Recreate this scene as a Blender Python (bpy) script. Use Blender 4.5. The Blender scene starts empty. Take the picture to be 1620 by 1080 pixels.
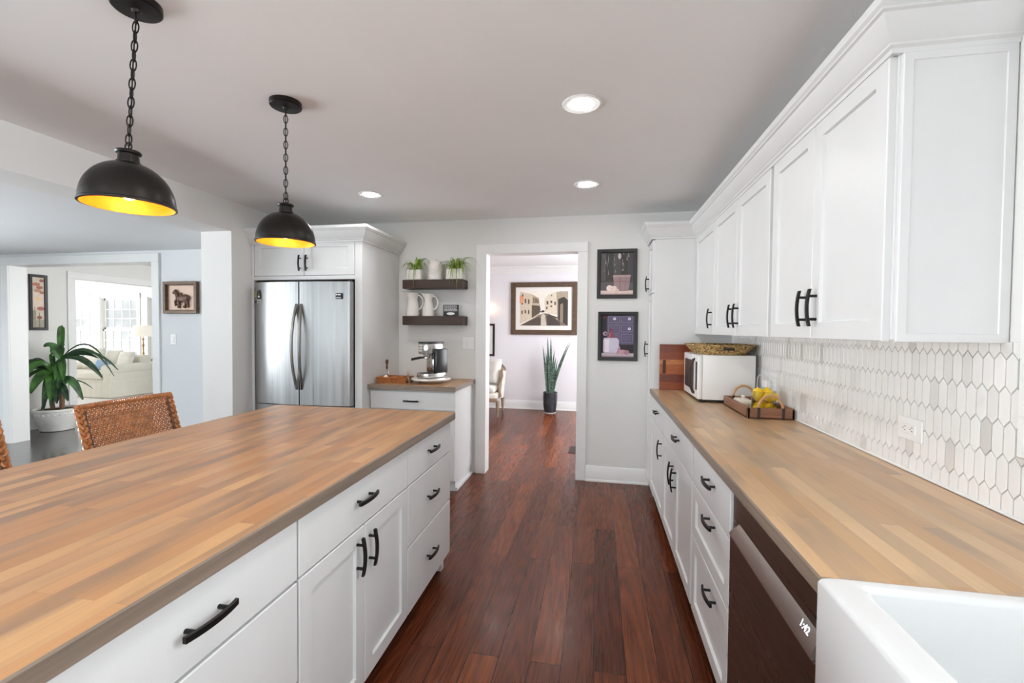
import bpy, bmesh, math, random
from mathutils import Vector, Matrix

random.seed(7)
SC = bpy.context.scene
COL = SC.collection
PI = math.pi

# ------------------------------------------------------------------ camera
H = 1.3957
FPX, TH, RO, PIT = 713.63, 0.1874, 0.0084, 0.026
_r = Vector((math.cos(TH), math.sin(TH), 0))
_f = Vector((-math.sin(TH) * math.cos(PIT), math.cos(TH) * math.cos(PIT), -math.sin(PIT)))
_u = _r.cross(_f)
cam_r = _r * math.cos(RO) + _u * math.sin(RO)
cam_u = -_r * math.sin(RO) + _u * math.cos(RO)
cd = bpy.data.cameras.new('camera')
cd.sensor_width = 36.0
cd.lens = FPX * 36.0 / 1620.0
cd.clip_start = 0.02
co = bpy.data.objects.new('camera', cd)
COL.objects.link(co)
m = Matrix((cam_r, cam_u, -_f)).transposed().to_4x4()
m.translation = Vector((0, 0, H))
co.matrix_world = m
SC.camera = co

# ------------------------------------------------------------------ view / world
vs = SC.view_settings
vs.view_transform = 'Standard'
vs.look = 'None'
vs.gamma = 1.0
vs.use_curve_mapping = False
vs.exposure = 0.43
try:
    SC.cycles.use_denoising = True
    SC.cycles.max_bounces = 10
    SC.cycles.diffuse_bounces = 6
    SC.cycles.transparent_max_bounces = 16
    SC.cycles.sample_clamp_indirect = 6.0
except Exception:
    pass


def srgb(r, g, b):
    def c(x):
        x /= 255.0
        return x / 12.92 if x <= 0.04045 else ((x + 0.055) / 1.055) ** 2.4
    return (c(r), c(g), c(b), 1.0)


world = bpy.data.worlds.new('sky')
SC.world = world
world.use_nodes = True
nt = world.node_tree
bg = nt.nodes['Background']
tc = nt.nodes.new('ShaderNodeTexCoord')
ns = nt.nodes.new('ShaderNodeTexNoise')
ns.inputs['Scale'].default_value = 26
ns.inputs['Detail'].default_value = 6
nt.links.new(tc.outputs['Generated'], ns.inputs['Vector'])
rp = nt.nodes.new('ShaderNodeValToRGB')
rp.color_ramp.elements[0].position = .35
rp.color_ramp.elements[0].color = (.34, .37, .37, 1)
rp.color_ramp.elements[1].position = .62
rp.color_ramp.elements[1].color = (.66, .69, .70, 1)
nt.links.new(ns.outputs['Fac'], rp.inputs['Fac'])
nt.links.new(rp.outputs['Color'], bg.inputs['Color'])
bg.inputs['Strength'].default_value = 1.0


def area(name, loc, direction, sx, sy, watts, color=(1, 1, 1), spread=180):
    ld = bpy.data.lights.new(name, 'AREA')
    ld.shape = 'RECTANGLE'
    ld.size, ld.size_y = sx, sy
    ld.energy = watts
    ld.spread = math.radians(spread)
    ld.color = color
    o = bpy.data.objects.new(name, ld)
    COL.objects.link(o)
    o.location = loc
    o.rotation_euler = Vector(direction).to_track_quat('-Z', 'Y').to_euler()
    return o


# area lights for daylight; several are added fill with no window in view
area('daylight_sink_window', (1.15, .72, 1.64), (-1, 0, -.12), 1.10, .88, 8, (.92, .965, 1), 90)
area('added_right_fill', (1.14, -2.5, 1.2), (-1, 0, .95), 2.6, 2.0, 130, (.76, .91, 1), 110)  # made-up patio opening behind the camera, added to light the island fronts
for _x in (-5.6, -2.6, -.3):
    area('unseen_rear_light', (_x, -5.58, 1.35), (0, 1, 1.5), 1.7, 1.9, 46, (.87, .95, 1))  # unseen rear windows, split in three to band the refrigerator reflection
area('daylight_dining_window', (-7.33, .0, 1.30), (1, 0, .85), 4.2, 1.7, 240, (.88, .95, 1), 120)
area('added_living_fill', (-13.95, 7.4, 1.4), (1, 0, 0), 2.4, 1.6, 105, (.97, .985, 1))  # unseen side light added to brighten the living room
area('added_hall_fill', (-3.46, 5.9, 1.4), (-1, 0, 0), 2.0, 1.6, 52, (.97, .985, 1))  # fill light added in front of the solid hall wall, no window there
area('added_foyer_fill', (1.12, 6.0, 1.4), (-1, 0, .0), 1.9, 1.5, 68, (.94, .95, 1))  # unseen side light added to brighten the foyer


# ------------------------------------------------------------------ materials
def new_mat(name):
    mt = bpy.data.materials.new(name)
    mt.use_nodes = True
    t = mt.node_tree
    return mt, t, t.nodes['Principled BSDF']


def N(t, kind, **kw):
    n = t.nodes.new(kind)
    for k, v in kw.items():
        if k in n.inputs:
            n.inputs[k].default_value = v
        else:
            setattr(n, k, v)
    return n


def coords(t, scale=(1, 1, 1), rot=(0, 0, 0)):
    c = t.nodes.new('ShaderNodeTexCoord')
    mp = t.nodes.new('ShaderNodeMapping')
    mp.inputs['Scale'].default_value = scale
    mp.inputs['Rotation'].default_value = rot
    t.links.new(c.outputs['Object'], mp.inputs['Vector'])
    return mp.outputs['Vector']


def ramp(t, fac, stops):
    r = t.nodes.new('ShaderNodeValToRGB')
    e = r.color_ramp.elements
    while len(e) < len(stops):
        e.new(.5)
    for k, (p, c) in enumerate(stops):
        e[k].position = p
        e[k].color = c if len(c) == 4 else (*c, 1)
    t.links.new(fac, r.inputs['Fac'])
    return r.outputs['Color']


def mixc(t, a, b, fac, mode='MIX'):
    n = t.nodes.new('ShaderNodeMix')
    n.data_type = 'RGBA'
    n.blend_type = mode
    for sock, val in ((n.inputs[6], a), (n.inputs[7], b), (n.inputs[0], fac)):
        if isinstance(val, bpy.types.NodeSocket):
            t.links.new(val, sock)
        else:
            sock.default_value = val
    return n.outputs[2]


def bump(t, bsdf, height, strength=.2, dist=.002):
    b = t.nodes.new('ShaderNodeBump')
    b.inputs['Strength'].default_value = strength
    b.inputs['Distance'].default_value = dist
    t.links.new(height, b.inputs['Height'])
    t.links.new(b.outputs['Normal'], bsdf.inputs['Normal'])


def plain(name, rgb, rough=.5, metal=0.0, var=.04, scale=(6, 6, 6), coat=0.0, bumpy=0.0, spec=.5, det=3):
    mt, t, b = new_mat(name)
    c = srgb(*rgb)
    v = coords(t, scale)
    n = N(t, 'ShaderNodeTexNoise', Scale=1.0, Detail=float(det))
    t.links.new(v, n.inputs['Vector'])
    lo = tuple(x * (1 - var) for x in c[:3])
    hi = tuple(min(1, x * (1 + var)) for x in c[:3])
    t.links.new(ramp(t, n.outputs['Fac'], [(.3, lo), (.7, hi)]), b.inputs['Base Color'])
    b.inputs['Roughness'].default_value = rough
    b.inputs['Metallic'].default_value = metal
    b.inputs['Specular IOR Level'].default_value = spec
    b.inputs['Coat Weight'].default_value = coat
    if bumpy:
        bump(t, b, n.outputs['Fac'], bumpy, .004)
    return mt


def emit(name, rgb, strength):
    mt, t, b = new_mat(name)
    b.inputs['Base Color'].default_value = srgb(*rgb)
    b.inputs['Emission Color'].default_value = srgb(*rgb)
    b.inputs['Emission Strength'].default_value = strength
    return mt


def glass(name, tint=(1, 1, 1), refl=.1):
    mt, t, b = new_mat(name)
    out = t.nodes['Material Output']
    t.nodes.remove(b)
    tr = N(t, 'ShaderNodeBsdfTransparent', Color=(*tint, 1))
    gl = N(t, 'ShaderNodeBsdfGlossy', Roughness=.02)
    lw = N(t, 'ShaderNodeLayerWeight', Blend=.25)
    mu = N(t, 'ShaderNodeMath', operation='MULTIPLY_ADD')
    mu.inputs[1].default_value = .5
    mu.inputs[2].default_value = refl * .3
    t.links.new(lw.outputs['Fresnel'], mu.inputs[0])
    mx = t.nodes.new('ShaderNodeMixShader')
    t.links.new(mu.outputs[0], mx.inputs[0])
    t.links.new(tr.outputs[0], mx.inputs[1])
    t.links.new(gl.outputs[0], mx.inputs[2])
    t.links.new(mx.outputs[0], out.inputs['Surface'])
    return mt


def planks(name, stops, width, length, grain=(.55, .5), rough=.3, coat=.3, seam=(.02, .01, .008), seam_w=.0012,
           contour=9.0, gscale=(7, .7, 7), rot=PI / 2, fine=.25, blotch=None, offset=.37, spec=.5, relief=.35):
    """Boards running along +Y; per-board tone, cathedral grain lines and fine pores."""
    mt, t, b = new_mat(name)
    v = coords(t, (1, 1, 1), (0, 0, rot))
    br = N(t, 'ShaderNodeTexBrick', offset=offset, offset_frequency=2, squash=1.0)
    br.inputs['Color1'].default_value = (0, 0, 0, 1)
    br.inputs['Color2'].default_value = (1, 1, 1, 1)
    br.inputs['Mortar'].default_value = (.5, .5, .5, 1)
    br.inputs['Scale'].default_value = 1.0
    br.inputs['Mortar Size'].default_value = seam_w
    br.inputs['Mortar Smooth'].default_value = .1
    br.inputs['Brick Width'].default_value = length
    br.inputs['Row Height'].default_value = width
    t.links.new(v, br.inputs['Vector'])
    base = ramp(t, br.outputs['Color'], stops)
    # offset the grain from board to board
    v2 = coords(t, (1, 1, 1))
    ad = N(t, 'ShaderNodeVectorMath', operation='MULTIPLY_ADD')
    t.links.new(br.outputs['Color'], ad.inputs[0])
    ad.inputs[1].default_value = (13.7, 7.3, 3.1)
    t.links.new(v2, ad.inputs[2])
    sc = N(t, 'ShaderNodeVectorMath', operation='MULTIPLY')
    t.links.new(ad.outputs[0], sc.inputs[0])
    sc.inputs[1].default_value = gscale
    n1 = N(t, 'ShaderNodeTexNoise', Scale=1.0, Detail=1.0)
    t.links.new(sc.outputs[0], n1.inputs['Vector'])
    mu = N(t, 'ShaderNodeMath', operation='MULTIPLY')
    mu.inputs[1].default_value = contour
    t.links.new(n1.outputs['Fac'], mu.inputs[0])
    fr = N(t, 'ShaderNodeMath', operation='PINGPONG')
    fr.inputs[1].default_value = .5
    t.links.new(mu.outputs[0], fr.inputs[0])
    g = ramp(t, fr.outputs[0], [(.0, (grain[0],) * 3), (.5, (1,) * 3)])
    sc2 = N(t, 'ShaderNodeVectorMath', operation='MULTIPLY')
    t.links.new(ad.outputs[0], sc2.inputs[0])
    sc2.inputs[1].default_value = (170, 5, 170)
    n2 = N(t, 'ShaderNodeTexNoise', Scale=1.0, Detail=3.0)
    t.links.new(sc2.outputs[0], n2.inputs['Vector'])
    g2 = ramp(t, n2.outputs['Fac'], [(.35, (1 - fine,) * 3), (.65, (1.0,) * 3)])
    c = mixc(t, base, g, grain[1], 'MULTIPLY')
    c = mixc(t, c, g2, 1.0, 'MULTIPLY')
    if blotch:
        sc3 = N(t, 'ShaderNodeVectorMath', operation='MULTIPLY')
        t.links.new(ad.outputs[0], sc3.inputs[0])
        sc3.inputs[1].default_value = blotch[1]
        n3 = N(t, 'ShaderNodeTexNoise', Scale=1.0, Detail=1.5)
        t.links.new(sc3.outputs[0], n3.inputs['Vector'])
        f3 = ramp(t, n3.outputs['Fac'], [(blotch[2], (0, 0, 0)), (blotch[3], (blotch[4],) * 3)])
        c = mixc(t, c, blotch[0], f3)
    c = mixc(t, c, (*seam, 1), br.outputs['Fac'])
    t.links.new(c, b.inputs['Base Color'])
    b.inputs['Roughness'].default_value = rough
    b.inputs['Coat Weight'].default_value = coat
    b.inputs['Coat Roughness'].default_value = .12
    b.inputs['Specular IOR Level'].default_value = spec
    rr = ramp(t, n2.outputs['Fac'], [(.3, (rough * .8,) * 3), (.7, (min(1, rough * 1.25),) * 3)])
    if relief:
        t.links.new(rr, b.inputs['Roughness'])
    iv = N(t, 'ShaderNodeMath', operation='SUBTRACT')
    iv.inputs[0].default_value = 1.0
    t.links.new(br.outputs['Fac'], iv.inputs[1])
    if relief:
        bump(t, b, iv.outputs[0], relief, .0015)
    return mt


M = {}
M['cabinet_white'] = plain('cabinet_white_paint', (221, 221, 220), .36, var=.012)
M['wall_paint'] = plain('wall_paint', (227, 226, 223), .65, var=.01, scale=(2, 2, 2), spec=.25)
M['dining_paint'] = plain('dining_wall_paint', (228, 229, 230), .65, var=.01, scale=(2, 2, 2), spec=.25)
M['foyer_paint'] = plain('foyer_wall_paint', (230, 228, 231), .65, var=.01, scale=(2, 2, 2), spec=.25)
M['ceiling_paint'] = plain('ceiling_paint', (243, 244, 244), .85, var=.01, scale=(3, 3, 3), spec=.1)
M['trim_white'] = plain('trim_white', (235, 235, 233), .38, var=.01)
M['floor_oak'] = planks('floor_red_oak', [(.0, srgb(96, 47, 26)), (.35, srgb(124, 62, 34)), (.7, srgb(108, 53, 30)), (1.0, srgb(150, 80, 44))],
                        .132, 1.35, grain=(.34, .72), rough=.28, coat=.03, spec=.28, contour=17, gscale=(6, .5, 6), fine=.16, seam=srgb(34, 16, 10)[:3], seam_w=.0018)
M['floor_dark'] = planks('floor_dark_oak', [(0, srgb(44, 40, 40)), (.5, srgb(56, 51, 50)), (1, srgb(66, 60, 58))], .132, 1.35,
                         grain=(.6, .4), rough=.22, coat=.45, rot=0.0)
M['carpet'] = plain('pale_carpet', (222, 218, 212), .95, var=.06, scale=(90, 90, 90), bumpy=.3)
M['butcher_island'] = planks('butcher_block_island', [(0, srgb(178, 126, 82)), (.3, srgb(200, 150, 102)), (.55, srgb(186, 136, 92)), (.8, srgb(208, 162, 112)), (1, srgb(174, 132, 96))],
                             .046, .52, grain=(.92, .25), rough=.33, coat=.06, seam=srgb(160, 112, 72)[:3], seam_w=.0003, contour=3,
                             gscale=(9, 1.5, 9), fine=.07, blotch=(srgb(140, 112, 90), (9, 2.0, 9), .48, .68, .85), spec=.4, relief=0)
M['butcher_counter'] = planks('butcher_block_counter', [(0, srgb(192, 152, 110)), (.3, srgb(210, 172, 130)), (.55, srgb(198, 160, 120)), (.8, srgb(218, 184, 142)), (1, srgb(192, 160, 126))],
                              .046, .46, grain=(.92, .25), rough=.30, coat=.06, seam=srgb(172, 132, 94)[:3], seam_w=.0003, contour=3,
                              gscale=(9, 1.5, 9), fine=.06, blotch=(srgb(154, 132, 112), (8, 2.2, 8), .50, .70, .75), spec=.4, relief=0)
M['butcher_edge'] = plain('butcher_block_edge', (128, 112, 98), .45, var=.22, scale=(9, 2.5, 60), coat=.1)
M['black_metal'] = plain('matte_black_metal', (34, 32, 31), .38, .6, var=.1)
M['pendant_black'] = plain('aged_bronze', (34, 29, 25), .36, .55, var=.25, scale=(14, 14, 14), det=6)
M['pendant_gold'] = plain('gold_leaf_inside', (235, 176, 70), .35, .35, var=.08, scale=(30, 30, 30))
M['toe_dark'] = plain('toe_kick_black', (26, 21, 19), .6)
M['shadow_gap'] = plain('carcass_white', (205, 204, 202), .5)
M['glaze'] = plain('white_fireclay', (226, 226, 225), .12, var=.006, coat=.4)
M['tile'] = None
M['grout'] = plain('grey_grout', (182, 181, 178), .8, var=.05, scale=(40, 40, 40))
M['plastic_white'] = plain('white_plastic', (238, 237, 235), .3, var=.01)
M['slot_dark'] = plain('dark_slot', (52, 50, 48), .5)
M['frame_black'] = plain('black_frame', (30, 27, 25), .42, var=.15, scale=(8, 8, 40))
M['frame_brown'] = plain('dark_bronze_frame', (96, 76, 60), .38, .4, var=.2, scale=(12, 12, 30))
M['mat_board'] = plain('mat_board', (232, 228, 222), .9, var=.01)
M['shelf_wood'] = planks('dark_shelf_wood', [(0, srgb(58, 38, 28)), (1, srgb(74, 49, 36))], .05, 2.0, grain=(.5, .6), rough=.5, coat=.05, rot=0.0,
                         gscale=(1.2, 9, 14), contour=8)
M['wicker'] = plain('rattan_wicker', (174, 112, 64), .42, var=.28, scale=(35, 35, 35), coat=.15, det=4)
M['basket_brown'] = plain('basket_weave', (168, 102, 50), .55, var=.3, scale=(70, 70, 70), bumpy=.4)
M['seagrass'] = None
M['chair_wood'] = plain('chair_dark_wood', (88, 52, 32), .45, var=.2, scale=(4, 4, 30))
M['terracotta_white'] = plain('whitewashed_pot', (226, 224, 219), .55, var=.05, scale=(12, 12, 12))
M['soil'] = plain('potting_soil', (58, 44, 34), .95, var=.3, scale=(60, 60, 60), bumpy=.6)
M['stem_brown'] = plain('plant_cane', (124, 92, 66), .7, var=.25, scale=(20, 20, 60))
M['slip_cream'] = plain('cream_slipcover', (228, 224, 212), .85, var=.03, scale=(5, 5, 5), spec=.2)
M['pillow_cream'] = plain('cream_pillow', (233, 229, 221), .9, var=.07, scale=(14, 14, 14), spec=.2)
M['pillow_blue'] = plain('blue_pillow', (146, 170, 196), .9, var=.05, spec=.2)
M['brass'] = plain('aged_brass', (176, 140, 88), .3, .85, var=.1)
M['lamp_shade'] = None
M['pot_dark'] = plain('dark_glazed_pot', (52, 56, 62), .25, var=.25, scale=(10, 10, 10), coat=.4)
M['weathered_wood'] = plain('weathered_wood', (150, 128, 106), .55, var=.15, scale=(6, 6, 40))
M['walnut_tray'] = plain('walnut_tray_wood', (134, 92, 68), .5, var=.32, scale=(7, 7, 90), det=5)
M['rattan'] = plain('rattan_cane', (190, 146, 100), .5, var=.14, scale=(60, 60, 60))
M['leather'] = plain('dark_leather', (58, 40, 32), .5, var=.15)
M['cream_ceramic'] = plain('cream_ceramic', (238, 228, 212), .18, var=.01, coat=.4)
M['lemon'] = plain('lemon_skin', (246, 204, 26), .38, var=.08, scale=(60, 60, 60), bumpy=.12)
M['chrome'] = plain('polished_steel', (200, 198, 194), .18, .95, var=.05)
M['black_plastic'] = plain('black_plastic', (28, 28, 29), .32, var=.1)
M['glass'] = glass('clear_glass', (.97, .98, .98), .3)
M['window_glass'] = glass('window_glass', refl=.05)
M['bulb'] = emit('bulb_glow', (255, 196, 110), 36.0)
M['downlight'] = emit('downlight_glow', (254, 252, 250), 92.0)
M['foyer_glow'] = emit('sconce_glow', (255, 205, 150), 40.0)
M['led_white'] = emit('display_digits', (235, 240, 255), 1.4)
M['horse_bronze'] = plain('bronze_relief', (92, 62, 44), .4, .35, var=.35, scale=(40, 40, 40))
M['horse_card'] = plain('peach_card', (242, 212, 192), .8, var=.02)
M['vent_brown'] = plain('vent_brown', (62, 36, 27), .45)
M['can_white'] = plain('white_enamel', (236, 231, 226), .35, var=.03, coat=.15)
M['marble_white'] = plain('white_marble', (238, 233, 226), .2, var=.05, scale=(10, 10, 10), coat=.3)
M['orange_packet'] = plain('orange_packet', (206, 112, 44), .4, var=.15, scale=(40, 40, 40))
M['rust_packet'] = plain('rust_packet', (122, 56, 36), .4, var=.2, scale=(40, 40, 40))
M['porcelain_ball'] = plain('white_beads', (240, 234, 226), .4, var=.08, scale=(120, 120, 120), bumpy=.4)
M['olive_magnet'] = plain('olive_magnet', (122, 120, 74), .5, var=.3, scale=(80, 80, 80))
M['badge'] = plain('badge_black', (36, 38, 42), .35)
M['grey_fabric'] = plain('grey_fabric', (150, 148, 148), .85)


def tile_mat():
    mt, t, b = new_mat('marble_tile')
    v = coords(t, (1, 1, 1))
    n = N(t, 'ShaderNodeTexNoise', Scale=3.2, Detail=6.0, Distortion=1.6)
    t.links.new(v, n.inputs['Vector'])
    vein = ramp(t, n.outputs['Fac'], [(.30, srgb(222, 221, 219)), (.42, srgb(236, 235, 233)), (.62, srgb(238, 237, 235)), (.78, srgb(228, 227, 225))])
    at = N(t, 'ShaderNodeAttribute', attribute_name='tone')
    tone = ramp(t, at.outputs['Fac'], [(0, srgb(222, 220, 217)), (.05, srgb(240, 239, 237)), (.12, srgb(252, 252, 251)), (1, (1, 1, 1, 1))])
    t.links.new(mixc(t, vein, tone, 1.0, 'MULTIPLY'), b.inputs['Base Color'])
    b.inputs['Roughness'].default_value = .18
    b.inputs['Coat Weight'].default_value = .2
    return mt


def steel_mat(name, base, rough, streak=(40, 40, .6), var=.08):
    mt, t, b = new_mat(name)
    v = coords(t, streak)
    n = N(t, 'ShaderNodeTexNoise', Scale=1.0, Detail=4.0)
    t.links.new(v, n.inputs['Vector'])
    c = srgb(*base)
    t.links.new(ramp(t, n.outputs['Fac'], [(.3, tuple(x * (1 - var) for x in c[:3])), (.7, tuple(min(1, x * (1 + var)) for x in c[:3]))]), b.inputs['Base Color'])
    b.inputs['Metallic'].default_value = 1.0
    t.links.new(ramp(t, n.outputs['Fac'], [(.3, (rough * .8,) * 3), (.7, (rough * 1.2,) * 3)]), b.inputs['Roughness'])
    return mt


def seagrass_mat():
    mt, t, b = new_mat('seagrass_weave')
    v = coords(t, (95, 95, 120))
    vo = N(t, 'ShaderNodeTexVoronoi', Scale=1.0)
    t.links.new(v, vo.inputs['Vector'])
    col = ramp(t, vo.outputs['Color'], [(.1, srgb(84, 60, 36)), (.5, srgb(176, 142, 88)), (.9, srgb(214, 186, 128))])
    t.links.new(col, b.inputs['Base Color'])
    b.inputs['Roughness'].default_value = .7
    bump(t, b, vo.outputs['Distance'], .7, .004)
    return mt


def shade_mat():
    mt, t, b = new_mat('linen_shade')
    b.inputs['Base Color'].default_value = srgb(240, 236, 228)
    b.inputs['Roughness'].default_value = .9
    b.inputs['Subsurface Weight'].default_value = 0.0
    b.inputs['Emission Color'].default_value = srgb(255, 244, 228)
    b.inputs['Emission Strength'].default_value = .25
    return mt


def leaf_mat(name, dark, light, scale=(8, 8, 8), rough=.4, band=None):
    mt, t, b = new_mat(name)
    v = coords(t, scale)
    n = N(t, 'ShaderNodeTexNoise', Scale=1.0, Detail=3.0)
    t.links.new(v, n.inputs['Vector'])
    t.links.new(ramp(t, n.outputs['Fac'], [(.35, srgb(*dark)), (.65, srgb(*light))]), b.inputs['Base Color'])
    b.inputs['Roughness'].default_value = rough
    return mt


def board_mat():
    mt, t, b = new_mat('striped_cutting_board')
    v = coords(t, (1, 1, 1))
    sep = N(t, 'ShaderNodeSeparateXYZ')
    t.links.new(v, sep.inputs[0])
    n = N(t, 'ShaderNodeTexNoise', Scale=5.0, Detail=5.0, Distortion=2.0)
    v2 = coords(t, (1.5, 1.5, 14))
    t.links.new(v2, n.inputs['Vector'])
    mu = N(t, 'ShaderNodeMath', operation='MULTIPLY')
    mu.inputs[1].default_value = 1 / .375
    t.links.new(sep.outputs['Z'], mu.inputs[0])
    r = t.nodes.new('ShaderNodeValToRGB')
    r.color_ramp.interpolation = 'CONSTANT'
    e = r.color_ramp.elements
    for k in range(4):
        e.new(.5)
    for k, (p, c) in enumerate([(0, (150, 70, 34)), (.17, (118, 52, 28)), (.34, (176, 96, 50)), (.56, (196, 124, 70)), (.66, (142, 66, 34)), (.82, (126, 56, 30))]):
        e[k].position = p
        e[k].color = srgb(*c)
    t.links.new(mu.outputs[0], r.inputs['Fac'])
    g = ramp(t, n.outputs['Fac'], [(.35, (.6, .55, .5)), (.6, (1, 1, 1))])
    t.links.new(mixc(t, r.outputs['Color'], g, .8, 'MULTIPLY'), b.inputs['Base Color'])
    b.inputs['Roughness'].default_value = .35
    b.inputs['Coat Weight'].default_value = .2
    return mt


M['tile'] = tile_mat()
M['steel'] = steel_mat('brushed_stainless', (168, 168, 168), .33, (26, 26, .35), .14)
M['steel_handle'] = steel_mat('satin_handle_steel', (150, 146, 140), .25)
M['steel_dark'] = steel_mat('black_stainless', (112, 98, 90), .30, (1, .8, 60), .05)
M['steel_light'] = steel_mat('pale_handle_steel', (206, 200, 193), .34, (1, .8, 80), .04)
M['seagrass'] = seagrass_mat()
M['lamp_shade'] = shade_mat()
M['cutting_board'] = board_mat()
M['leaf_dracaena'] = leaf_mat('dracaena_leaf', (34, 62, 34), (70, 122, 44), (7, 7, 7))
M['leaf_dark'] = leaf_mat('dark_leaf', (28, 48, 36), (52, 84, 48), (9, 9, 9))
M['leaf_spider'] = leaf_mat('spider_leaf', (92, 122, 40), (164, 188, 74), (20, 20, 20))
M['leaf_snake'] = leaf_mat('snake_plant_leaf', (30, 50, 44), (92, 118, 100), (16, 16, 46))
FLAT = {}


def flat(rgb, rough=.6):
    k = (rgb, rough)
    if k not in FLAT:
        FLAT[k] = plain('paint_%d_%d_%d' % rgb, rgb, rough, var=.07, scale=(25, 25, 25), det=4)
    return FLAT[k]


# ------------------------------------------------------------------ mesh building
class MB:
    def __init__(s):
        s.v, s.f, s.mi = [], [], []
        s.attr = None

    def add(s, verts, faces, mat=0):
        o = len(s.v)
        s.v += [tuple(v) for v in verts]
        for f in faces:
            s.f.append(tuple(o + i for i in f))
            s.mi.append(mat)
        return s

    def box(s, x0, x1, y0, y1, z0, z1, b=0.0, mat=0, seg=1):
        x0, x1 = min(x0, x1), max(x0, x1)
        y0, y1 = min(y0, y1), max(y0, y1)
        z0, z1 = min(z0, z1), max(z0, z1)
        if b <= 0:
            vs_ = [(x, y, z) for x in (x0, x1) for y in (y0, y1) for z in (z0, z1)]
            fs = [(0, 1, 3, 2), (4, 6, 7, 5), (0, 4, 5, 1), (2, 3, 7, 6), (0, 2, 6, 4), (1, 5, 7, 3)]
            return s.add(vs_, fs, mat)
        bm = bmesh.new()
        bmesh.ops.create_cube(bm, size=1)
        for v in bm.verts:
            v.co = Vector(((x0 + x1) / 2 + v.co.x * (x1 - x0), (y0 + y1) / 2 + v.co.y * (y1 - y0), (z0 + z1) / 2 + v.co.z * (z1 - z0)))
        b = min(b, .49 * min(x1 - x0, y1 - y0, z1 - z0))
        bmesh.ops.bevel(bm, geom=list(bm.edges), offset=b, segments=seg, profile=.5, affect='EDGES')
        return s.bm(bm, mat)

    def bm(s, bm, mat=0, mtx=None):
        bm.verts.index_update()
        vs_ = [(mtx @ v.co) if mtx else v.co.copy() for v in bm.verts]
        fs = [[v.index for v in f.verts] for f in bm.faces]
        bm.free()
        return s.add(vs_, fs, mat)

    def obox(s, c, U, V, W, hu, hv, hw, b=0.0, mat=0, seg=1):
        """oriented box: centre, three axes, half sizes"""
        t = MB().box(-hu, hu, -hv, hv, -hw, hw, b, 0, seg)
        c, U, V, W = Vector(c), Vector(U).normalized(), Vector(V).normalized(), Vector(W).normalized()
        return s.add([c + U * v[0] + V * v[1] + W * v[2] for v in t.v], t.f, mat)

    def tube(s, path, r, n=8, closed=False, mat=0, cap=True, flat_=1.0):
        P = [Vector(p) for p in path]
        k = len(P)
        R = r if isinstance(r, (list, tuple)) else [r] * k
        T = []
        for i in range(k):
            a = P[(i - 1) % k] if (closed or i > 0) else P[i]
            b = P[(i + 1) % k] if (closed or i < k - 1) else P[i]
            T.append((b - a).normalized())
        ref = Vector((0, 0, 1)) if abs(T[0].z) < .9 else Vector((1, 0, 0))
        nx = (ref - T[0] * ref.dot(T[0])).normalized()
        vs_ = []
        for i in range(k):
            nx = (nx - T[i] * nx.dot(T[i])).normalized()
            ny = T[i].cross(nx)
            for j in range(n):
                a = 2 * PI * j / n
                vs_.append(P[i] + (nx * math.cos(a) + ny * math.sin(a) * flat_) * R[i])
        fs = []
        for i in range(k if closed else k - 1):
            for j in range(n):
                a, b = i * n + j, i * n + (j + 1) % n
                c, d = ((i + 1) % k) * n + (j + 1) % n, ((i + 1) % k) * n + j
                fs.append((a, b, c, d))
        if cap and not closed:
            fs.append(tuple(range(n - 1, -1, -1)))
            fs.append(tuple((k - 1) * n + j for j in range(n)))
        return s.add(vs_, fs, mat)

    def lathe(s, prof, c=(0, 0, 0), n=32, mat=0, sx=1.0, sy=1.0, rot=0.0, caps=(1, 1)):
        vs_, fs = [], []
        k = len(prof)
        for (r, z) in prof:
            for j in range(n):
                a = 2 * PI * j / n + rot
                vs_.append((c[0] + r * math.cos(a) * sx, c[1] + r * math.sin(a) * sy, c[2] + z))
        for i in range(k - 1):
            for j in range(n):
                fs.append((i * n + j, i * n + (j + 1) % n, (i + 1) * n + (j + 1) % n, (i + 1) * n + j))
        if caps[0] and prof[0][0] > 1e-4:
            fs.append(tuple(range(n - 1, -1, -1)))
        if caps[1] and prof[-1][0] > 1e-4:
            fs.append(tuple((k - 1) * n + j for j in range(n)))
        return s.add(vs_, fs, mat)

    def ball(s, c, r, sx=1, sy=1, sz=1, n=16, mat=0):
        pr = [(r * math.sin(PI * i / (n // 2)), -r * sz * math.cos(PI * i / (n // 2))) for i in range(n // 2 + 1)]
        pr[0] = (1e-5, pr[0][1])
        pr[-1] = (1e-5, pr[-1][1])
        return s.lathe(pr, c, n, mat, sx, sy)

    def prism(s, poly, o, U, V, W, t, mat=0):
        """polygon (u,v) extruded by t along W from origin o"""
        o, U, V, W = Vector(o), Vector(U), Vector(V), Vector(W)
        k = len(poly)
        a = [o + U * p[0] + V * p[1] for p in poly]
        vs_ = a + [p + W * t for p in a]
        fs = [tuple(range(k - 1, -1, -1)), tuple(range(k, 2 * k))]
        fs += [(i, (i + 1) % k, k + (i + 1) % k, k + i) for i in range(k)]
        return s.add(vs_, fs, mat)

    def shaker(s, o, U, Nn, w, h, t=.02, rail=.058, rec=.010, chamf=.004, mat=0, bev=.0025):
        """framed door leaf: o = lower corner on the back plane, U across, Nn outward, height along Z"""
        o, U, Nn, Z = Vector(o), Vector(U), Vector(Nn), Vector((0, 0, 1))

        def ring(u0, u1, z0, z1, d):
            return [o + U * a + Z * b + Nn * d for a, b in ((u0, z0), (u1, z0), (u1, z1), (u0, z1))]
        rs = [ring(0, w, 0, h, 0), ring(0, w, 0, h, t - bev), ring(bev, w - bev, bev, h - bev, t),
              ring(rail, w - rail, rail, h - rail, t), ring(rail + chamf, w - rail - chamf, rail + chamf, h - rail - chamf, t - rec)]
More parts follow.
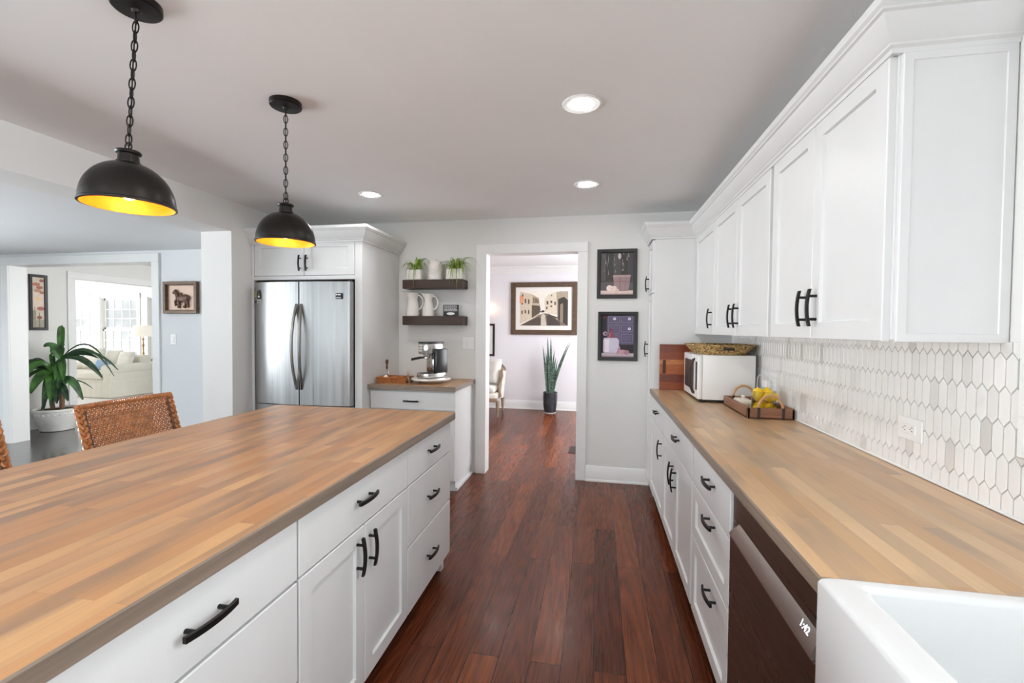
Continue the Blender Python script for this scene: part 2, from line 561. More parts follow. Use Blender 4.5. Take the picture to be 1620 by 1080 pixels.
        vs_ = [p for r in rs for p in r]
        fs = [(3, 2, 1, 0), (16, 17, 18, 19)]
        for k in range(4):
            for j in range(4):
                fs.append((k * 4 + j, k * 4 + (j + 1) % 4, k * 4 + 4 + (j + 1) % 4, k * 4 + 4 + j))
        return s.add(vs_, fs, mat)

    def slab(s, o, U, Nn, w, h, t=.02, bev=.0025, mat=0):
        o, U, Nn, Z = Vector(o), Vector(U), Vector(Nn), Vector((0, 0, 1))
        return s.obox(o + U * w / 2 + Z * h / 2 + Nn * t / 2, U, Nn, Z, w / 2, t / 2, h / 2, bev, mat)

    def pull(s, c, A, Nn, L=.165, proj=.032, mat=0):
        """arched bar pull with two posts; c on the face, A along the bar"""
        c, A, Nn = Vector(c), Vector(A), Vector(Nn)
        B = A.cross(Nn)
        k = 12
        pts, hw, ht = [], .0065, .0042
        vs_, fs = [], []
        for i in range(k + 1):
            q = -1 + 2 * i / k
            d = proj - .0085 * q * q
            p = c + A * (q * L / 2) + Nn * d
            for (a, b) in ((-hw, -ht), (hw, -ht), (hw, ht), (-hw, ht)):
                vs_.append(p + B * a + Nn * b)
        for i in range(k):
            for j in range(4):
                fs.append((i * 4 + j, i * 4 + (j + 1) % 4, i * 4 + 4 + (j + 1) % 4, i * 4 + 4 + j))
        fs += [(3, 2, 1, 0), (k * 4, k * 4 + 1, k * 4 + 2, k * 4 + 3)]
        s.add(vs_, fs, mat)
        for q in (-.62, .62):
            p = c + A * (q * L / 2)
            s.tube([p, p + Nn * (proj - .0035)], .0052, 8, mat=mat)
        return s

    def sweep(s, path, prof, side, mat=0):
        """mitred moulding: XY path, (out, z) profile, side = +1 out is left of travel"""
        P = [Vector((p[0], p[1])) for p in path]
        k = len(P)
        nrm = []
        for i in range(k - 1):
            d = (P[i + 1] - P[i]).normalized()
            nrm.append(Vector((-d.y, d.x)) * side)
        vs_, q = [], len(prof)
        for i in range(k):
            if i == 0:
                mv = nrm[0]
            elif i == k - 1:
                mv = nrm[-1]
            else:
                b = (nrm[i - 1] + nrm[i])
                mv = b / (b.dot(nrm[i]))
            for (o, z) in prof:
                vs_.append((P[i].x + mv.x * o, P[i].y + mv.y * o, z))
        fs = []
        for i in range(k - 1):
            for j in range(q):
                a, b = i * q + j, i * q + (j + 1) % q
                fs.append((a, b, b + q, a + q))
        fs.append(tuple(range(q - 1, -1, -1)))
        fs.append(tuple((k - 1) * q + j for j in range(q)))
        return s.add(vs_, fs, mat)

    def leaf(s, path, widths, up=(0, 0, 1), fold=.25, mat=0):
        P = [Vector(p) for p in path]
        k = len(P)
        vs_, fs = [], []
        for i in range(k):
            t = (P[min(i + 1, k - 1)] - P[max(i - 1, 0)]).normalized()
            sd = t.cross(Vector(up))
            if sd.length < 1e-3:
                sd = t.cross(Vector((1, 0, .1)))
            sd.normalize()
            nn = sd.cross(t).normalized()
            w = widths[i] / 2
            vs_ += [P[i] - sd * w + nn * (w * fold), P[i], P[i] + sd * w + nn * (w * fold)]
        for i in range(k - 1):
            a = i * 3
            fs += [(a, a + 1, a + 4, a + 3), (a + 1, a + 2, a + 5, a + 4)]
        return s.add(vs_, fs, mat)


ROOT = {}


def build(name, mb, mats, parent=None, angle=35.0, smooth=True, fixn=True):
    if not isinstance(mats, (list, tuple)):
        mats = [mats]
    mats = [M[x] if isinstance(x, str) else x for x in mats]
    inv = ROOT[parent.name] if parent is not None and parent.name in ROOT else Matrix.Identity(4)
    me = bpy.data.meshes.new(name)
    me.from_pydata([inv @ Vector(v) for v in mb.v], [], mb.f)
    for mt in mats:
        me.materials.append(mt)
    me.polygons.foreach_set('material_index', mb.mi)
    if fixn:
        bm = bmesh.new()
        bm.from_mesh(me)
        bmesh.ops.recalc_face_normals(bm, faces=bm.faces)
        bm.to_mesh(me)
        bm.free()
    if smooth:
        me.polygons.foreach_set('use_smooth', [True] * len(me.polygons))
        me.set_sharp_from_angle(angle=math.radians(angle))
    me.update()
    o = bpy.data.objects.new(name, me)
    COL.objects.link(o)
    if parent is not None:
        o.parent = parent
        ROOT[o.name] = inv
    return o


def tag(o, label, cat, group=None):
    o['label'] = label
    o['category'] = cat
    if group:
        o['group'] = group
    return o


def thing(name, label, cat, loc=(0, 0, 0), rotz=0.0, group=None, pivot=None):
    """Empty at the thing's base; children are given in world coordinates of the unrotated thing"""
    o = bpy.data.objects.new(name, None)
    o.empty_display_size = .1
    COL.objects.link(o)
    base = Vector(loc)
    ROOT[o.name] = Matrix.Translation(-base)
    if pivot is not None:
        d = base - Vector(pivot)
        base = Vector(pivot) + Matrix.Rotation(rotz, 3, 'Z') @ d
    o.location = base
    o.rotation_euler = (0, 0, rotz)
    return tag(o, label, cat, group)


def solo(name, mb, mats, label, cat, group=None, loc=None, **kw):
    """a thing that is one mesh"""
    if loc is not None:
        mb.v = [(v[0] - loc[0], v[1] - loc[1], v[2] - loc[2]) for v in mb.v]
    o = build(name, mb, mats, None, **kw)
    if loc is not None:
        o.location = loc
    return tag(o, label, cat, group)


def struct(name, mb, mats, parent=None, **kw):
    o = build(name, mb, mats, parent, **kw)
    if parent is None:
        o['kind'] = 'structure'
    return o


def dup(root, loc, label, group=None, rotz=None):
    r = root.copy()
    COL.objects.link(r)
    r.location = loc
    if rotz is not None:
        r.rotation_euler = (0, 0, rotz)
    r['label'] = label
    if group:
        r['group'] = group
    for ch in list(root.children):
        c = ch.copy()
        COL.objects.link(c)
        c.parent = r
        for g in list(ch.children):
            d = g.copy()
            COL.objects.link(d)
            d.parent = c
    return r


X, Y, Z = Vector((1, 0, 0)), Vector((0, 1, 0)), Vector((0, 0, 1))

# ================================================================== SETTING
ZC = 2.452          # kitchen ceiling
HZ = 2.203          # header underside and dining ceiling
YB = 4.227          # kitchen back wall
RW = 1.077          # right wall
XB, XL = -3.023, -3.32   # header faces
DY = 4.12           # dining back wall
CT = .914           # worktop height

struct('floor', MB().box(-3.1, 1.4, -5.6, 8.0, -.06, 0), 'floor_oak', smooth=False)
struct('floor_dining', MB().box(-7.6, -3.1, -5.6, 7.2, -.06, 0), 'floor_dark', smooth=False)
struct('floor_living', MB().box(-14.2, -7.6, 4.3, 9.4, -.06, 0), 'carpet', smooth=False)
struct('ceiling', MB().box(XB, 1.4, -5.6, YB + .12, ZC, ZC + .1), 'ceiling_paint', smooth=False)
struct('ceiling_dining', MB().box(-7.45, XL, -5.6, DY + .17, HZ + .022, HZ + .1), 'dining_paint', smooth=False)
struct('ceiling_hall', MB().box(-7.6, -3.32, DY + .17, 7.2, 2.42, 2.5), 'wall_paint', smooth=False)
struct('ceiling_living', MB().box(-14.2, -7.6, 4.3, 9.4, 2.46, 2.54), 'ceiling_paint', smooth=False)
struct('ceiling_foyer', MB().box(-3.3, 1.4, YB + .12, 8.0, 2.50, 2.58), 'ceiling_paint', smooth=False)

# header and wing wall between kitchen and dining room
struct('wall_header', MB().box(XL, XB, -5.6, 3.292, HZ, ZC + .1), 'wall_paint', smooth=False)
struct('wall_wing', MB().box(XL, XB, 3.292, YB + .12, 0, ZC + .1), 'wall_paint', smooth=False)

# kitchen back wall with the doorway
DL, DR, DT = -1.055, -.186, 2.12
wb = MB()
wb.box(XB, DL - .02, YB, YB + .12, 0, ZC + .05)
wb.box(DR + .02, RW + .1, YB, YB + .12, 0, ZC + .05)
wb.box(DL - .02, DR + .02, YB, YB + .12, DT + .02, ZC + .05)
struct('wall_back', wb, 'wall_paint', smooth=False)
dr = MB()
for y0, y1 in ((YB - .018, YB), (YB + .12, YB + .138)):
    dr.box(-1.157, DL, y0, y1, 0, DT, .003)
    dr.box(DR, -.096, y0, y1, 0, DT, .003)
    dr.box(-1.157, -.096, y0 - .001, y1 + .001, DT, 2.209, .003)
dr.box(DL - .02, DL, YB, YB + .12, 0, DT + .02)
dr.box(DR, DR + .02, YB, YB + .12, 0, DT + .02)
dr.box(DL - .02, DR + .02, YB, YB + .12, DT, DT + .02)
struct('door_1', dr, 'trim_white')


def base_prof(h=.14, t=.016):
    return [(0, 0), (t + .010, 0), (t + .010, .012), (t, .022), (t, h - .030), (t - .004, h - .022), (t - .004, h - .012), (t - .011, h), (0, h)]


struct('baseboard_back', MB().sweep([(-.096, YB), (.47, YB)], base_prof(), -1), 'trim_white')

# right wall with the window over the sink
WY0, WY1, WZ0, WZ1 = .14, 1.268, 1.185, 2.10
rwm = MB()
rwm.box(RW, RW + .12, WY1, 5.0, 0, 2.6)
rwm.box(RW, RW + .12, 7.0, 8.0, 0, 2.6)
rwm.box(RW, RW + .12, 5.0, 7.0, 0, .6)  # foyer opening made up to hold the added light
rwm.box(RW, RW + .12, 5.0, 7.0, 2.2, 2.6)
rwm.box(RW, RW + .12, -5.6, -3.9, 0, 2.6)
rwm.box(RW, RW + .12, -1.1, WY0, 0, 2.6)
rwm.box(RW, RW + .12, -3.9, -1.1, 2.25, 2.6)  # patio opening made up to hold the added light
rwm.box(RW, RW + .12, -3.9, -1.1, 0, .12)
rwm.box(RW, RW + .12, WY0, WY1, 0, WZ0)
rwm.box(RW, RW + .12, WY0, WY1, WZ1, 2.6)
struct('wall_right', rwm, 'wall_paint', smooth=False)


def window(name, o, U, Nn, w, h, cols=3, rows=3, depth=.10, case=.09, sash=2, sill=True):
    """double-hung window in an opening: o = lower corner of opening on the room face, Nn into the room"""
    o, U, Nn = Vector(o), Vector(U), Vector(Nn)
    f = MB()

    def bx(u0, u1, z0, z1, n0, n1, b=.003):
        f.obox(o + U * (u0 + u1) / 2 + Z * (z0 + z1) / 2 + Nn * (n0 + n1) / 2, U, Nn, Z, abs(u1 - u0) / 2, abs(n1 - n0) / 2, abs(z1 - z0) / 2, b)
    bx(-case, 0, 0, h + case, 0, .018)
    bx(w, w + case, 0, h + case, 0, .018)
    bx(-case, w + case, h, h + case, 0, .020)
    if sill:
        bx(-case - .02, w + case + .02, -.03, 0, 0, .05)
        bx(-case, w + case, -.1, -.03, 0, .016)
    else:
        bx(-case, w + case, -case, 0, 0, .018)
    bx(0, .02, 0, h, -depth, 0)
    bx(w - .02, w, 0, h, -depth, 0)
    bx(0, w, h - .02, h, -depth, 0)
    bx(0, w, 0, .02, -depth, 0)
    g = MB()
    for k in range(sash):
        z0, z1 = .02 + (h - .04) * k / sash, .02 + (h - .04) * (k + 1) / sash
        nn = -depth * (.45 + .3 * k)
        bx(.02, .065, z0, z1, nn - .015, nn + .015)
        bx(w - .065, w - .02, z0, z1, nn - .015, nn + .015)
        bx(.02, w - .02, z0, z0 + .045, nn - .015, nn + .015)
        bx(.02, w - .02, z1 - .045, z1, nn - .015, nn + .015)
        for i in range(1, cols):
            u = .065 + (w - .13) * i / cols
            bx(u - .008, u + .008, z0 + .045, z1 - .045, nn - .01, nn + .01, 0)
        for j in range(1, rows):
            zz = z0 + .045 + (z1 - z0 - .09) * j / rows
            bx(.065, w - .065, zz - .008, zz + .008, nn - .01, nn + .01, 0)
        c = [o + U * a + Z * b + Nn * nn for a, b in ((.06, z0 + .04), (w - .06, z0 + .04), (w - .06, z1 - .04), (.06, z1 - .04))]
        g.add(c, [(0, 1, 2, 3)])
    fr = struct(name, f, 'trim_white')
    build('window_pane', g, 'window_glass', fr, smooth=False, fixn=False)
    return fr


window('window_1', (RW, WY0, WZ0), Y, -X, WY1 - WY0, WZ1 - WZ0, 3, 2, .11, .105, 2, sill=False)

# picket tile on the right wall
def picket_tiles():
    mb = MB()
    tone = []
    mb.box(RW - .004, RW, 1.374, 3.925, CT, 1.374, mat=1)
    mb.box(RW - .004, RW, .0, 1.374, CT, 1.079, mat=1)
    tone += [1.0] * 12
    w, hh, pt, gp = .0365, .109, .0185, .0030
    pitch = hh - pt
    row = 0
    z = CT + .012 - pitch * .6 - .033
    while z < 1.40:
        y = .0 + (row % 2) * w / 2
        while y < 3.96:
            hw = w / 2 - gp / 2
            h2 = hh / 2 - gp / 2 * 1.2
            poly = [(y - hw, z - h2 + pt), (y, z - h2), (y + hw, z - h2 + pt), (y + hw, z + h2 - pt), (y, z + h2), (y - hw, z + h2 - pt)]
            top = 1.374 if y > 1.374 else 1.077
            # clip to the tiled strip
            def clip(pl, keep, cut):
                out = []
                for i in range(len(pl)):
                    a, b = pl[i], pl[(i + 1) % len(pl)]
                    ia, ib = keep(a), keep(b)
                    if ia:
                        out.append(a)
                    if ia != ib:
                        out.append(cut(a, b))
                return out

            def zc(v):
                return lambda a, b: (a[0] + (b[0] - a[0]) * (v - a[1]) / (b[1] - a[1]), v)

            def yc(v):
                return lambda a, b: (v, a[1] + (b[1] - a[1]) * (v - a[0]) / (b[0] - a[0]))
            pl = clip(poly, lambda p: p[1] >= CT + .003, zc(CT + .003))
            if pl:
                pl = clip(pl, lambda p: p[1] <= top, zc(top))
            if pl:
                pl = clip(pl, lambda p: p[0] <= 3.923, yc(3.923))
            if len(pl) >= 3:
                cy = sum(p[0] for p in pl) / len(pl)
                cz = sum(p[1] for p in pl) / len(pl)
                k = len(pl)
                ins = [(p[0] + (cy - p[0]) * .06, p[1] + (cz - p[1]) * .02) for p in pl]
                vs_ = [(RW - .004, p[0], p[1]) for p in pl] + [(RW - .0075, p[0], p[1]) for p in pl] + [(RW - .0085, p[0], p[1]) for p in ins]
                fs = [tuple(range(2 * k, 3 * k))]
                for q in range(2):
                    fs += [(q * k + i, q * k + (i + 1) % k, q * k + k + (i + 1) % k, q * k + k + i) for i in range(k)]
                mb.add(vs_, fs, 0)
                tone.extend([random.random()] * len(fs))
            y += w
        z += pitch
        row += 1
    return mb, tone


tm, tone = picket_tiles()
bs = struct('wall_right_tile', tm, ['tile', 'grout'], angle=20)
at = bs.data.attributes.new('tone', 'FLOAT', 'FACE')
at.data.foreach_set('value', tone)
struct('trim_1', MB().box(RW - .014, RW - .001, 0.0, 3.922, CT + .001, CT + .009, .002), 'plastic_white')   # caulk bead along the worktop

# rear wall with unseen openings split for bands of reflection, dining left wall with windows
rb = MB()
rb.box(-7.5, 1.2, -5.7, -5.6, 0, .5)
rb.box(-7.5, 1.2, -5.7, -5.6, 2.4, 2.6)
for xa_, xb_ in ((-7.5, -6.45), (-4.75, -3.45), (-1.75, -1.15), (.55, 1.2)):
    rb.box(xa_, xb_, -5.7, -5.6, .5, 2.4)
struct('wall_front', rb, 'wall_paint', smooth=False)
lb = MB()
lb.box(-7.5, -7.4, -5.6, 4.12, 0, .45)
lb.box(-7.5, -7.4, -5.6, -2.2, .45, 2.3)
lb.box(-7.5, -7.4, 2.2, 4.12, .45, 2.3)
lb.box(-7.5, -7.4, -2.2, 2.2, 2.2, 2.3)
struct('wall_left', lb, 'dining_paint', smooth=False)

# dining back wall with the wide cased opening
OL, OR_, OT = -6.80, -4.775, 2.10
db = MB()
db.box(OR_ + .02, XL, DY, DY + .17, 0, HZ + .1)
db.box(-7.5, OL - .02, DY, DY + .17, 0, HZ + .1)
db.box(OL - .02, OR_ + .02, DY, DY + .17, OT + .02, 2.5)
db.box(-7.5, XL, DY + .02, DY + .17, HZ + .1, 2.5)
struct('wall_dining_back', db, 'dining_paint', smooth=False)
dc = MB()
dc.box(OL - .10, OL, DY - .02, DY, 0, OT, .003)
dc.box(OR_, OR_ + .095, DY - .02, DY, 0, OT, .003)
dc.box(OL - .10, OR_ + .095, DY - .022, DY, OT, OT + .095, .003)
dc.box(OL - .02, OL, DY, DY + .17, 0, OT + .02)
dc.box(OR_, OR_ + .02, DY, DY + .17, 0, OT + .02)
dc.box(OL - .02, OR_ + .02, DY, DY + .17, OT, OT + .02)
struct('door_2', dc, 'trim_white')
struct('baseboard_dining', MB().sweep([(OR_ + .095, DY), (XL, DY)], base_prof(.13), -1), 'trim_white')

# hall behind it: left wall with the opening to the living room
HX, LY = -7.45, 5.255
hw_ = MB()
hw_.box(HX - .14, HX, DY + .17, LY - .01, 0, 2.45)
hw_.box(HX - .14, HX, LY - .01, 7.2, 2.09, 2.45)
struct('wall_hall', hw_, 'wall_paint', smooth=False)
hd = MB()
hd.box(HX, HX + .018, LY - .10, LY, 0, 2.08, .003)
hd.box(HX, HX + .020, LY - .10, 7.2, 2.08, 2.18, .003)
hd.box(HX - .14, HX, LY - .015, LY, 0, 2.09)
hd.box(HX - .14, HX, LY - .015, 7.2, 2.075, 2.095)
struct('door_3', hd, 'trim_white')
struct('baseboard_hall', MB().sweep([(HX, DY + .17), (HX, LY - .10)], base_prof(.12), -1), 'trim_white')
struct('wall_hall_end', MB().box(-7.6, -3.2, 7.2, 7.3, 0, 2.5), 'wall_paint', smooth=False)
struct('wall_hall_right', MB().box(-3.42, -3.32, DY + .17, 7.2, 0, 2.5), 'wall_paint', smooth=False)

# living room shell with three windows
LW = 9.0
wins = [(-13.45, -12.40), (-11.99, -10.90), (-10.58, -9.5)]
lw = MB()
xs = [-14.2] + [q for w in wins for q in w] + [-7.6]
for k in range(0, len(xs), 2):
    lw.box(xs[k], xs[k + 1], LW, LW + .14, 0, 2.5)
for a, b in wins:
    lw.box(a, b, LW, LW + .14, 0, .55)
    lw.box(a, b, LW, LW + .14, 2.10, 2.5)
struct('wall_living', lw, 'trim_white', smooth=False)
for k, (a, b) in enumerate(wins):
    window('window_%d' % (k + 2), (a, LW, .55), X, -Y, b - a, 1.55, 4, 3, .12, .10, 2)
struct('trim_2', MB().sweep([(-14.1, LW), (-7.6, LW)], [(0, 2.33), (.02, 2.33), (.03, 2.36), (.09, 2.44), (.10, 2.46), (0, 2.46)], -1), 'trim_white')
ll = MB()
ll.box(-14.2, -14.1, 4.3, 9.1, 0, .5)
ll.box(-14.2, -14.1, 4.3, 6.1, .5, 2.5)
ll.box(-14.2, -14.1, 8.7, 9.1, .5, 2.5)
ll.box(-14.2, -14.1, 6.1, 8.7, 2.25, 2.5)  # side opening made up for the added living room light
struct('wall_living_left', ll, 'trim_white', smooth=False)
struct('wall_living_front', MB().box(-14.2, -7.6, 4.2, 4.3, 0, 2.5), 'trim_white', smooth=False)

# foyer beyond the kitchen doorway
FY = 7.85
struct('wall_foyer', MB().box(-3.3, 1.4, FY, FY + .12, 0, 2.6), 'foyer_paint', smooth=False)
struct('wall_foyer_left', MB().box(-3.32, -3.2, YB + .12, FY, 0, 2.6), 'foyer_paint', smooth=False)
struct('baseboard_foyer', MB().sweep([(-3.2, FY), (RW, FY)], base_prof(.15), -1), 'trim_white')
struct('trim_3', MB().sweep([(-3.2, FY), (RW, FY)], [(0, 2.38), (.02, 2.38), (.025, 2.40), (.075, 2.47), (.09, 2.485), (.09, 2.50), (0, 2.50)], -1), 'trim_white')

# ================================================================== CABINETS, RIGHT RUN
RF = .445      # door faces
CAB_W = M['cabinet_white']


def base_unit(name, label, y0, y1, fronts, toe=True, group=None):
    """fronts: list of (kind, y0, y1, z0, z1, handle spec)"""
    t = thing(name, label, 'cabinet', ((RF + RW) / 2, (y0 + y1) / 2, 0), group=group)
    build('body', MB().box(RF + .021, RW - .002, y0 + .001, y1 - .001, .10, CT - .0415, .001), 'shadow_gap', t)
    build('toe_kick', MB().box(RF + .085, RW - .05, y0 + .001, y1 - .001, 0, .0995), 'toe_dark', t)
    g = .0018
    for kind, a, b, z0, z1, hs in fronts:
        mb = MB()
        o = (RF + .02, a + g, z0)
        if kind.startswith('slab'):
            mb.slab(o, Y, -X, b - a - 2 * g, z1 - z0)
        else:
            mb.shaker(o, Y, -X, b - a - 2 * g, z1 - z0)
        d = build('door' if kind.endswith('door') else 'drawer', mb, CAB_W, t)
        if hs:
            ax, hy, hz, L = hs
            build('handle', MB().pull((RF, hy, hz), ax, -X, L), 'black_metal', d)
    return t


ZT, ZS = .862, .692
base_unit('base_cabinet', 'white base cabinet with one drawer beside the tall pantry cabinet', 3.165, 3.92,
          [('slab_drawer', 3.165, 3.92, ZS + .004, ZT, (Y, 3.46, .795, .134)),
           ('shaker_door', 3.165, 3.92, .105, ZS, (Z, 3.235, .575, .134))])
base_unit('base_cabinet', 'white base cabinet with paired shaker doors under one wide drawer', 2.225, 3.16,
          [('slab_drawer', 2.225, 3.16, ZS + .004, ZT, (Y, 2.61, .80, .134)),
           ('shaker_door', 2.695, 3.16, .105, ZS, (Z, 2.745, .565, .134)),
           ('shaker_door', 2.225, 2.695, .105, ZS, (Z, 2.650, .555, .134))])
base_unit('base_cabinet', 'white three-drawer base cabinet beside the dishwasher', 1.608, 2.22,
          [('slab_drawer', 1.608, 2.20, ZS + .004, ZT, (Y, 1.855, .805, .134)),
           ('shaker_drawer', 1.608, 2.20, .452, ZS, (Y, 1.84, .655, .134)),
           ('shaker_drawer', 1.608, 2.20, .105, .448, (Y, 1.81, .385, .134))])
t = thing('sink_base_cabinet', 'white cabinet under the apron sink', 'cabinet', (.77, .5, 0))
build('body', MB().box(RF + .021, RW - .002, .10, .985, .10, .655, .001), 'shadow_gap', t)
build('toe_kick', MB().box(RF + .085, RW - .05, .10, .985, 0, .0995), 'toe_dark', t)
for a, b in ((.102, .535), (.54, .974)):
    build('door', MB().shaker((RF + .02, a, .105), Y, -X, b - a, .54), CAB_W, t)

# dishwasher
DW0, DW1 = .990, 1.603
t = thing('dishwasher', 'dark stainless dishwasher with a pale steel handle bar', 'dishwasher', (.75, 1.295, 0))
build('body', MB().box(.475, RW - .03, DW0 + .004, DW1 - .004, .10, .862), 'steel_dark', t)
build('toe_kick', MB().box(.53, RW - .05, DW0 + .004, DW1 - .004, 0, .0995), 'toe_dark', t)
dp = MB()
dp.box(.443, .475, DW0 + .002, DW1 - .002, .105, .726, .003)
dp.box(.452, .475, DW0 + .002, DW1 - .002, .726, .862, .003)
dd_ = build('door', dp, 'steel_dark', t)
hb = MB()
prof = [(.452, .782), (.436, .735), (.436, .727), (.452, .727)]
ya, yb_ = DW0 + .012, DW1 - .02
vs_ = [(x, ya, z) for x, z in prof] + [(x, (yb_ - .05 if z > .78 else yb_), z) for x, z in prof]
hb.add(vs_, [(3, 2, 1, 0), (4, 5, 6, 7)] + [(i, (i + 1) % 4, 4 + (i + 1) % 4, 4 + i) for i in range(4)])
hd_ = build('handle', hb, 'steel_light', dd_)
hd_['label'] = 'pale steel handle bar'
build('edge_highlight', MB().box(.4405, .4435, DW0 + .002, DW1 - .002, .7225, .7262), 'chrome', dd_)  # bright strip stands in for the highlight along the lower door edge
build('top_edge_strip', MB().box(.4505, .4535, DW0 + .002, DW1 - .002, .8585, .8622), 'chrome', dd_)
fc = bpy.data.curves.new('display', 'FONT')
fc.body = '1:42'
fc.size = .024
fc.extrude = .0002
fc.align_x = 'CENTER'
ft = bpy.data.objects.new('display_text', fc)
fo = bpy.data.objects.new('display', bpy.data.meshes.new_from_object(ft))
bpy.data.objects.remove(ft)
bpy.data.curves.remove(fc)
COL.objects.link(fo)
fo.data.materials.clear()
fo.data.materials.append(M['led_white'])
nrm = Vector((-(.782 - .735), 0, .016)).normalized()
ux = Vector((0, -1, 0))
uy = nrm.cross(ux)
mm = Matrix((ux, uy, nrm)).transposed().to_4x4()
mm.translation = Vector((.4438, 1.055, .7555)) + nrm * .0012
fo.parent = dd_
fo.matrix_basis = ROOT[dd_.name] @ mm
fo['label'] = 'lit white display digits'

# worktop of the right run
wt = MB()
wt.box(.435, RW - .009, .972, 3.921, CT - .040, CT, .004)
wt.box(.965, RW - .009, .0, .972, CT - .040, CT, .002)


def split_top(mb, ztop):
    """upward faces take slot 0, the others slot 1"""
    for i, f in enumerate(mb.f):
        p = [Vector(mb.v[k]) for k in f]
        mb.mi[i] = 0 if min(q.z for q in p) > ztop - .0005 else 1
    return mb


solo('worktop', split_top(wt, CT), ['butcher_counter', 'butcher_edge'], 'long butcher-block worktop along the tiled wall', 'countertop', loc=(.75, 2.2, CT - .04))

# apron sink
def sink():
    mb = MB()
    x0, x1, y0, y1, z0, z1 = .424, .955, .12, .964, .668, .924
    rf, rs, rb_ = .068, .036, .05
    bm = bmesh.new()
    outer = [(x0, y0), (x1, y0), (x1, y1), (x0, y1)]
    inner = [(x0 + rf, y0 + rs), (x1 - rb_, y0 + rs), (x1 - rb_, y1 - rs), (x0 + rf, y1 - rs)]
    low = [(x0 + rf + .012, y0 + rs + .012), (x1 - rb_ - .012, y0 + rs + .012), (x1 - rb_ - .012, y1 - rs - .012), (x0 + rf + .012, y1 - rs - .012)]
    rings = [[(x, y, z0) for x, y in outer], [(x, y, z1) for x, y in outer], [(x, y, z1) for x, y in inner], [(x, y, .705) for x, y in low]]
    vv = [[bm.verts.new(p) for p in r] for r in rings]
    for a, b in zip(vv[:-1], vv[1:]):
        for j in range(4):
            bm.faces.new((a[j], a[(j + 1) % 4], b[(j + 1) % 4], b[j]))
    bm.faces.new(vv[0][::-1])
    bm.faces.new(vv[3])
    bmesh.ops.bevel(bm, geom=list(bm.edges), offset=.011, segments=4, profile=.5, affect='EDGES', clamp_overlap=True)
    return mb.bm(bm)


t = thing('apron_sink', 'white fireclay apron-front sink next to the dishwasher', 'sink', (.69, .54, .668))
build('basin', sink(), 'glaze', t, angle=50)
build('drain', MB().lathe([(.001, 0), (.03, 0), (.045, .002), (.048, .004), (.048, 0)][::-1], (.69, .54, .7045), 24), 'chrome', t)

# tall pantry cabinet in the corner
t = thing('pantry_cabinet', 'narrow tall white pantry cabinet in the far right corner', 'cabinet', (.76, 4.07, 0))
build('body', MB().box(.462, RW - .002, 3.924, YB - .001, .10, 2.16, .0015), CAB_W, t)
build('toe_kick', MB().box(.475, RW - .05, 3.926, YB - .02, 0, .0995), CAB_W, t)
for z0, z1, hz in ((1.715, 2.150, 1.81), (.105, 1.705, 1.235)):
    d = build('door', MB().shaker((.462, 3.928, z0), Y, -X, YB - .03 - 3.928, z1 - z0, .019, .05), CAB_W, t)
    build('handle', MB().pull((.443, 4.165, hz), Z, -X, .137), 'black_metal', d)

# ------------------------------------------------------------------ wall cabinets
UF, UB, UT = .784, 1.372, 2.162


def wall_unit(label, y0, y1, doors, panel=False):
    t = thing('wall_cabinet', label, 'cabinet', ((UF + RW) / 2, (y0 + y1) / 2, UB))
    build('body', MB().box(UF + .0205, RW - .0005, y0 + .001, y1 - .001, UB + .004, 2.175, .001), CAB_W, t)
    for a, b, hy in doors:
        d = build('door', MB().shaker((UF + .02, a + .0015, UB), Y, -X, b - a - .003, UT - UB), CAB_W, t)
        build('handle', MB().pull((UF, hy, 1.486), Z, -X, .137), 'black_metal', d)
    if panel:
        build('side_panel', MB().shaker((UF + .026, y0 + .001, UB - .002), X, -Y, RW - UF - .028, UT - UB + .002, .012, .024, .003, .002), CAB_W, t)
    return t


wall_unit('single-door white wall cabinet above the microwave', 3.325, 3.92, [(3.325, 3.92, 3.375)])
wall_unit('double-door white wall cabinet in the middle of the upper run', 2.285, 3.32, [(2.815, 3.32, 2.865), (2.310, 2.815, 2.765)])
wall_unit('large double-door white wall cabinet with exposed side panel', 1.434, 2.28, [(1.872, 2.275, 1.915), (1.440, 1.872, 1.830)], True)

# crown over the wall cabinets and pantry
CP = [(0, 2.158), (.012, 2.158), (.014, 2.170), (.022, 2.176), (.022, 2.182), (.030, 2.190), (.046, 2.216), (.056, 2.238), (.058, 2.244), (.066, 2.248), (.066, 2.254), (.074, 2.262), (.076, 2.284), (0, 2.284)]
struct('trim_4', MB().sweep([(RW - .001, 1.434), (UF + .008, 1.434), (UF + .008, 3.924), (.440, 3.924), (.440, YB - .001)], CP, 1), 'cabinet_white', angle=25)

# ================================================================== ISLAND
PV, IR = (-.77, 2.55, 0), .0112
IX, IFX, IXL = -.809, -.830, -1.968
IY0, IY1 = .452, 2.516


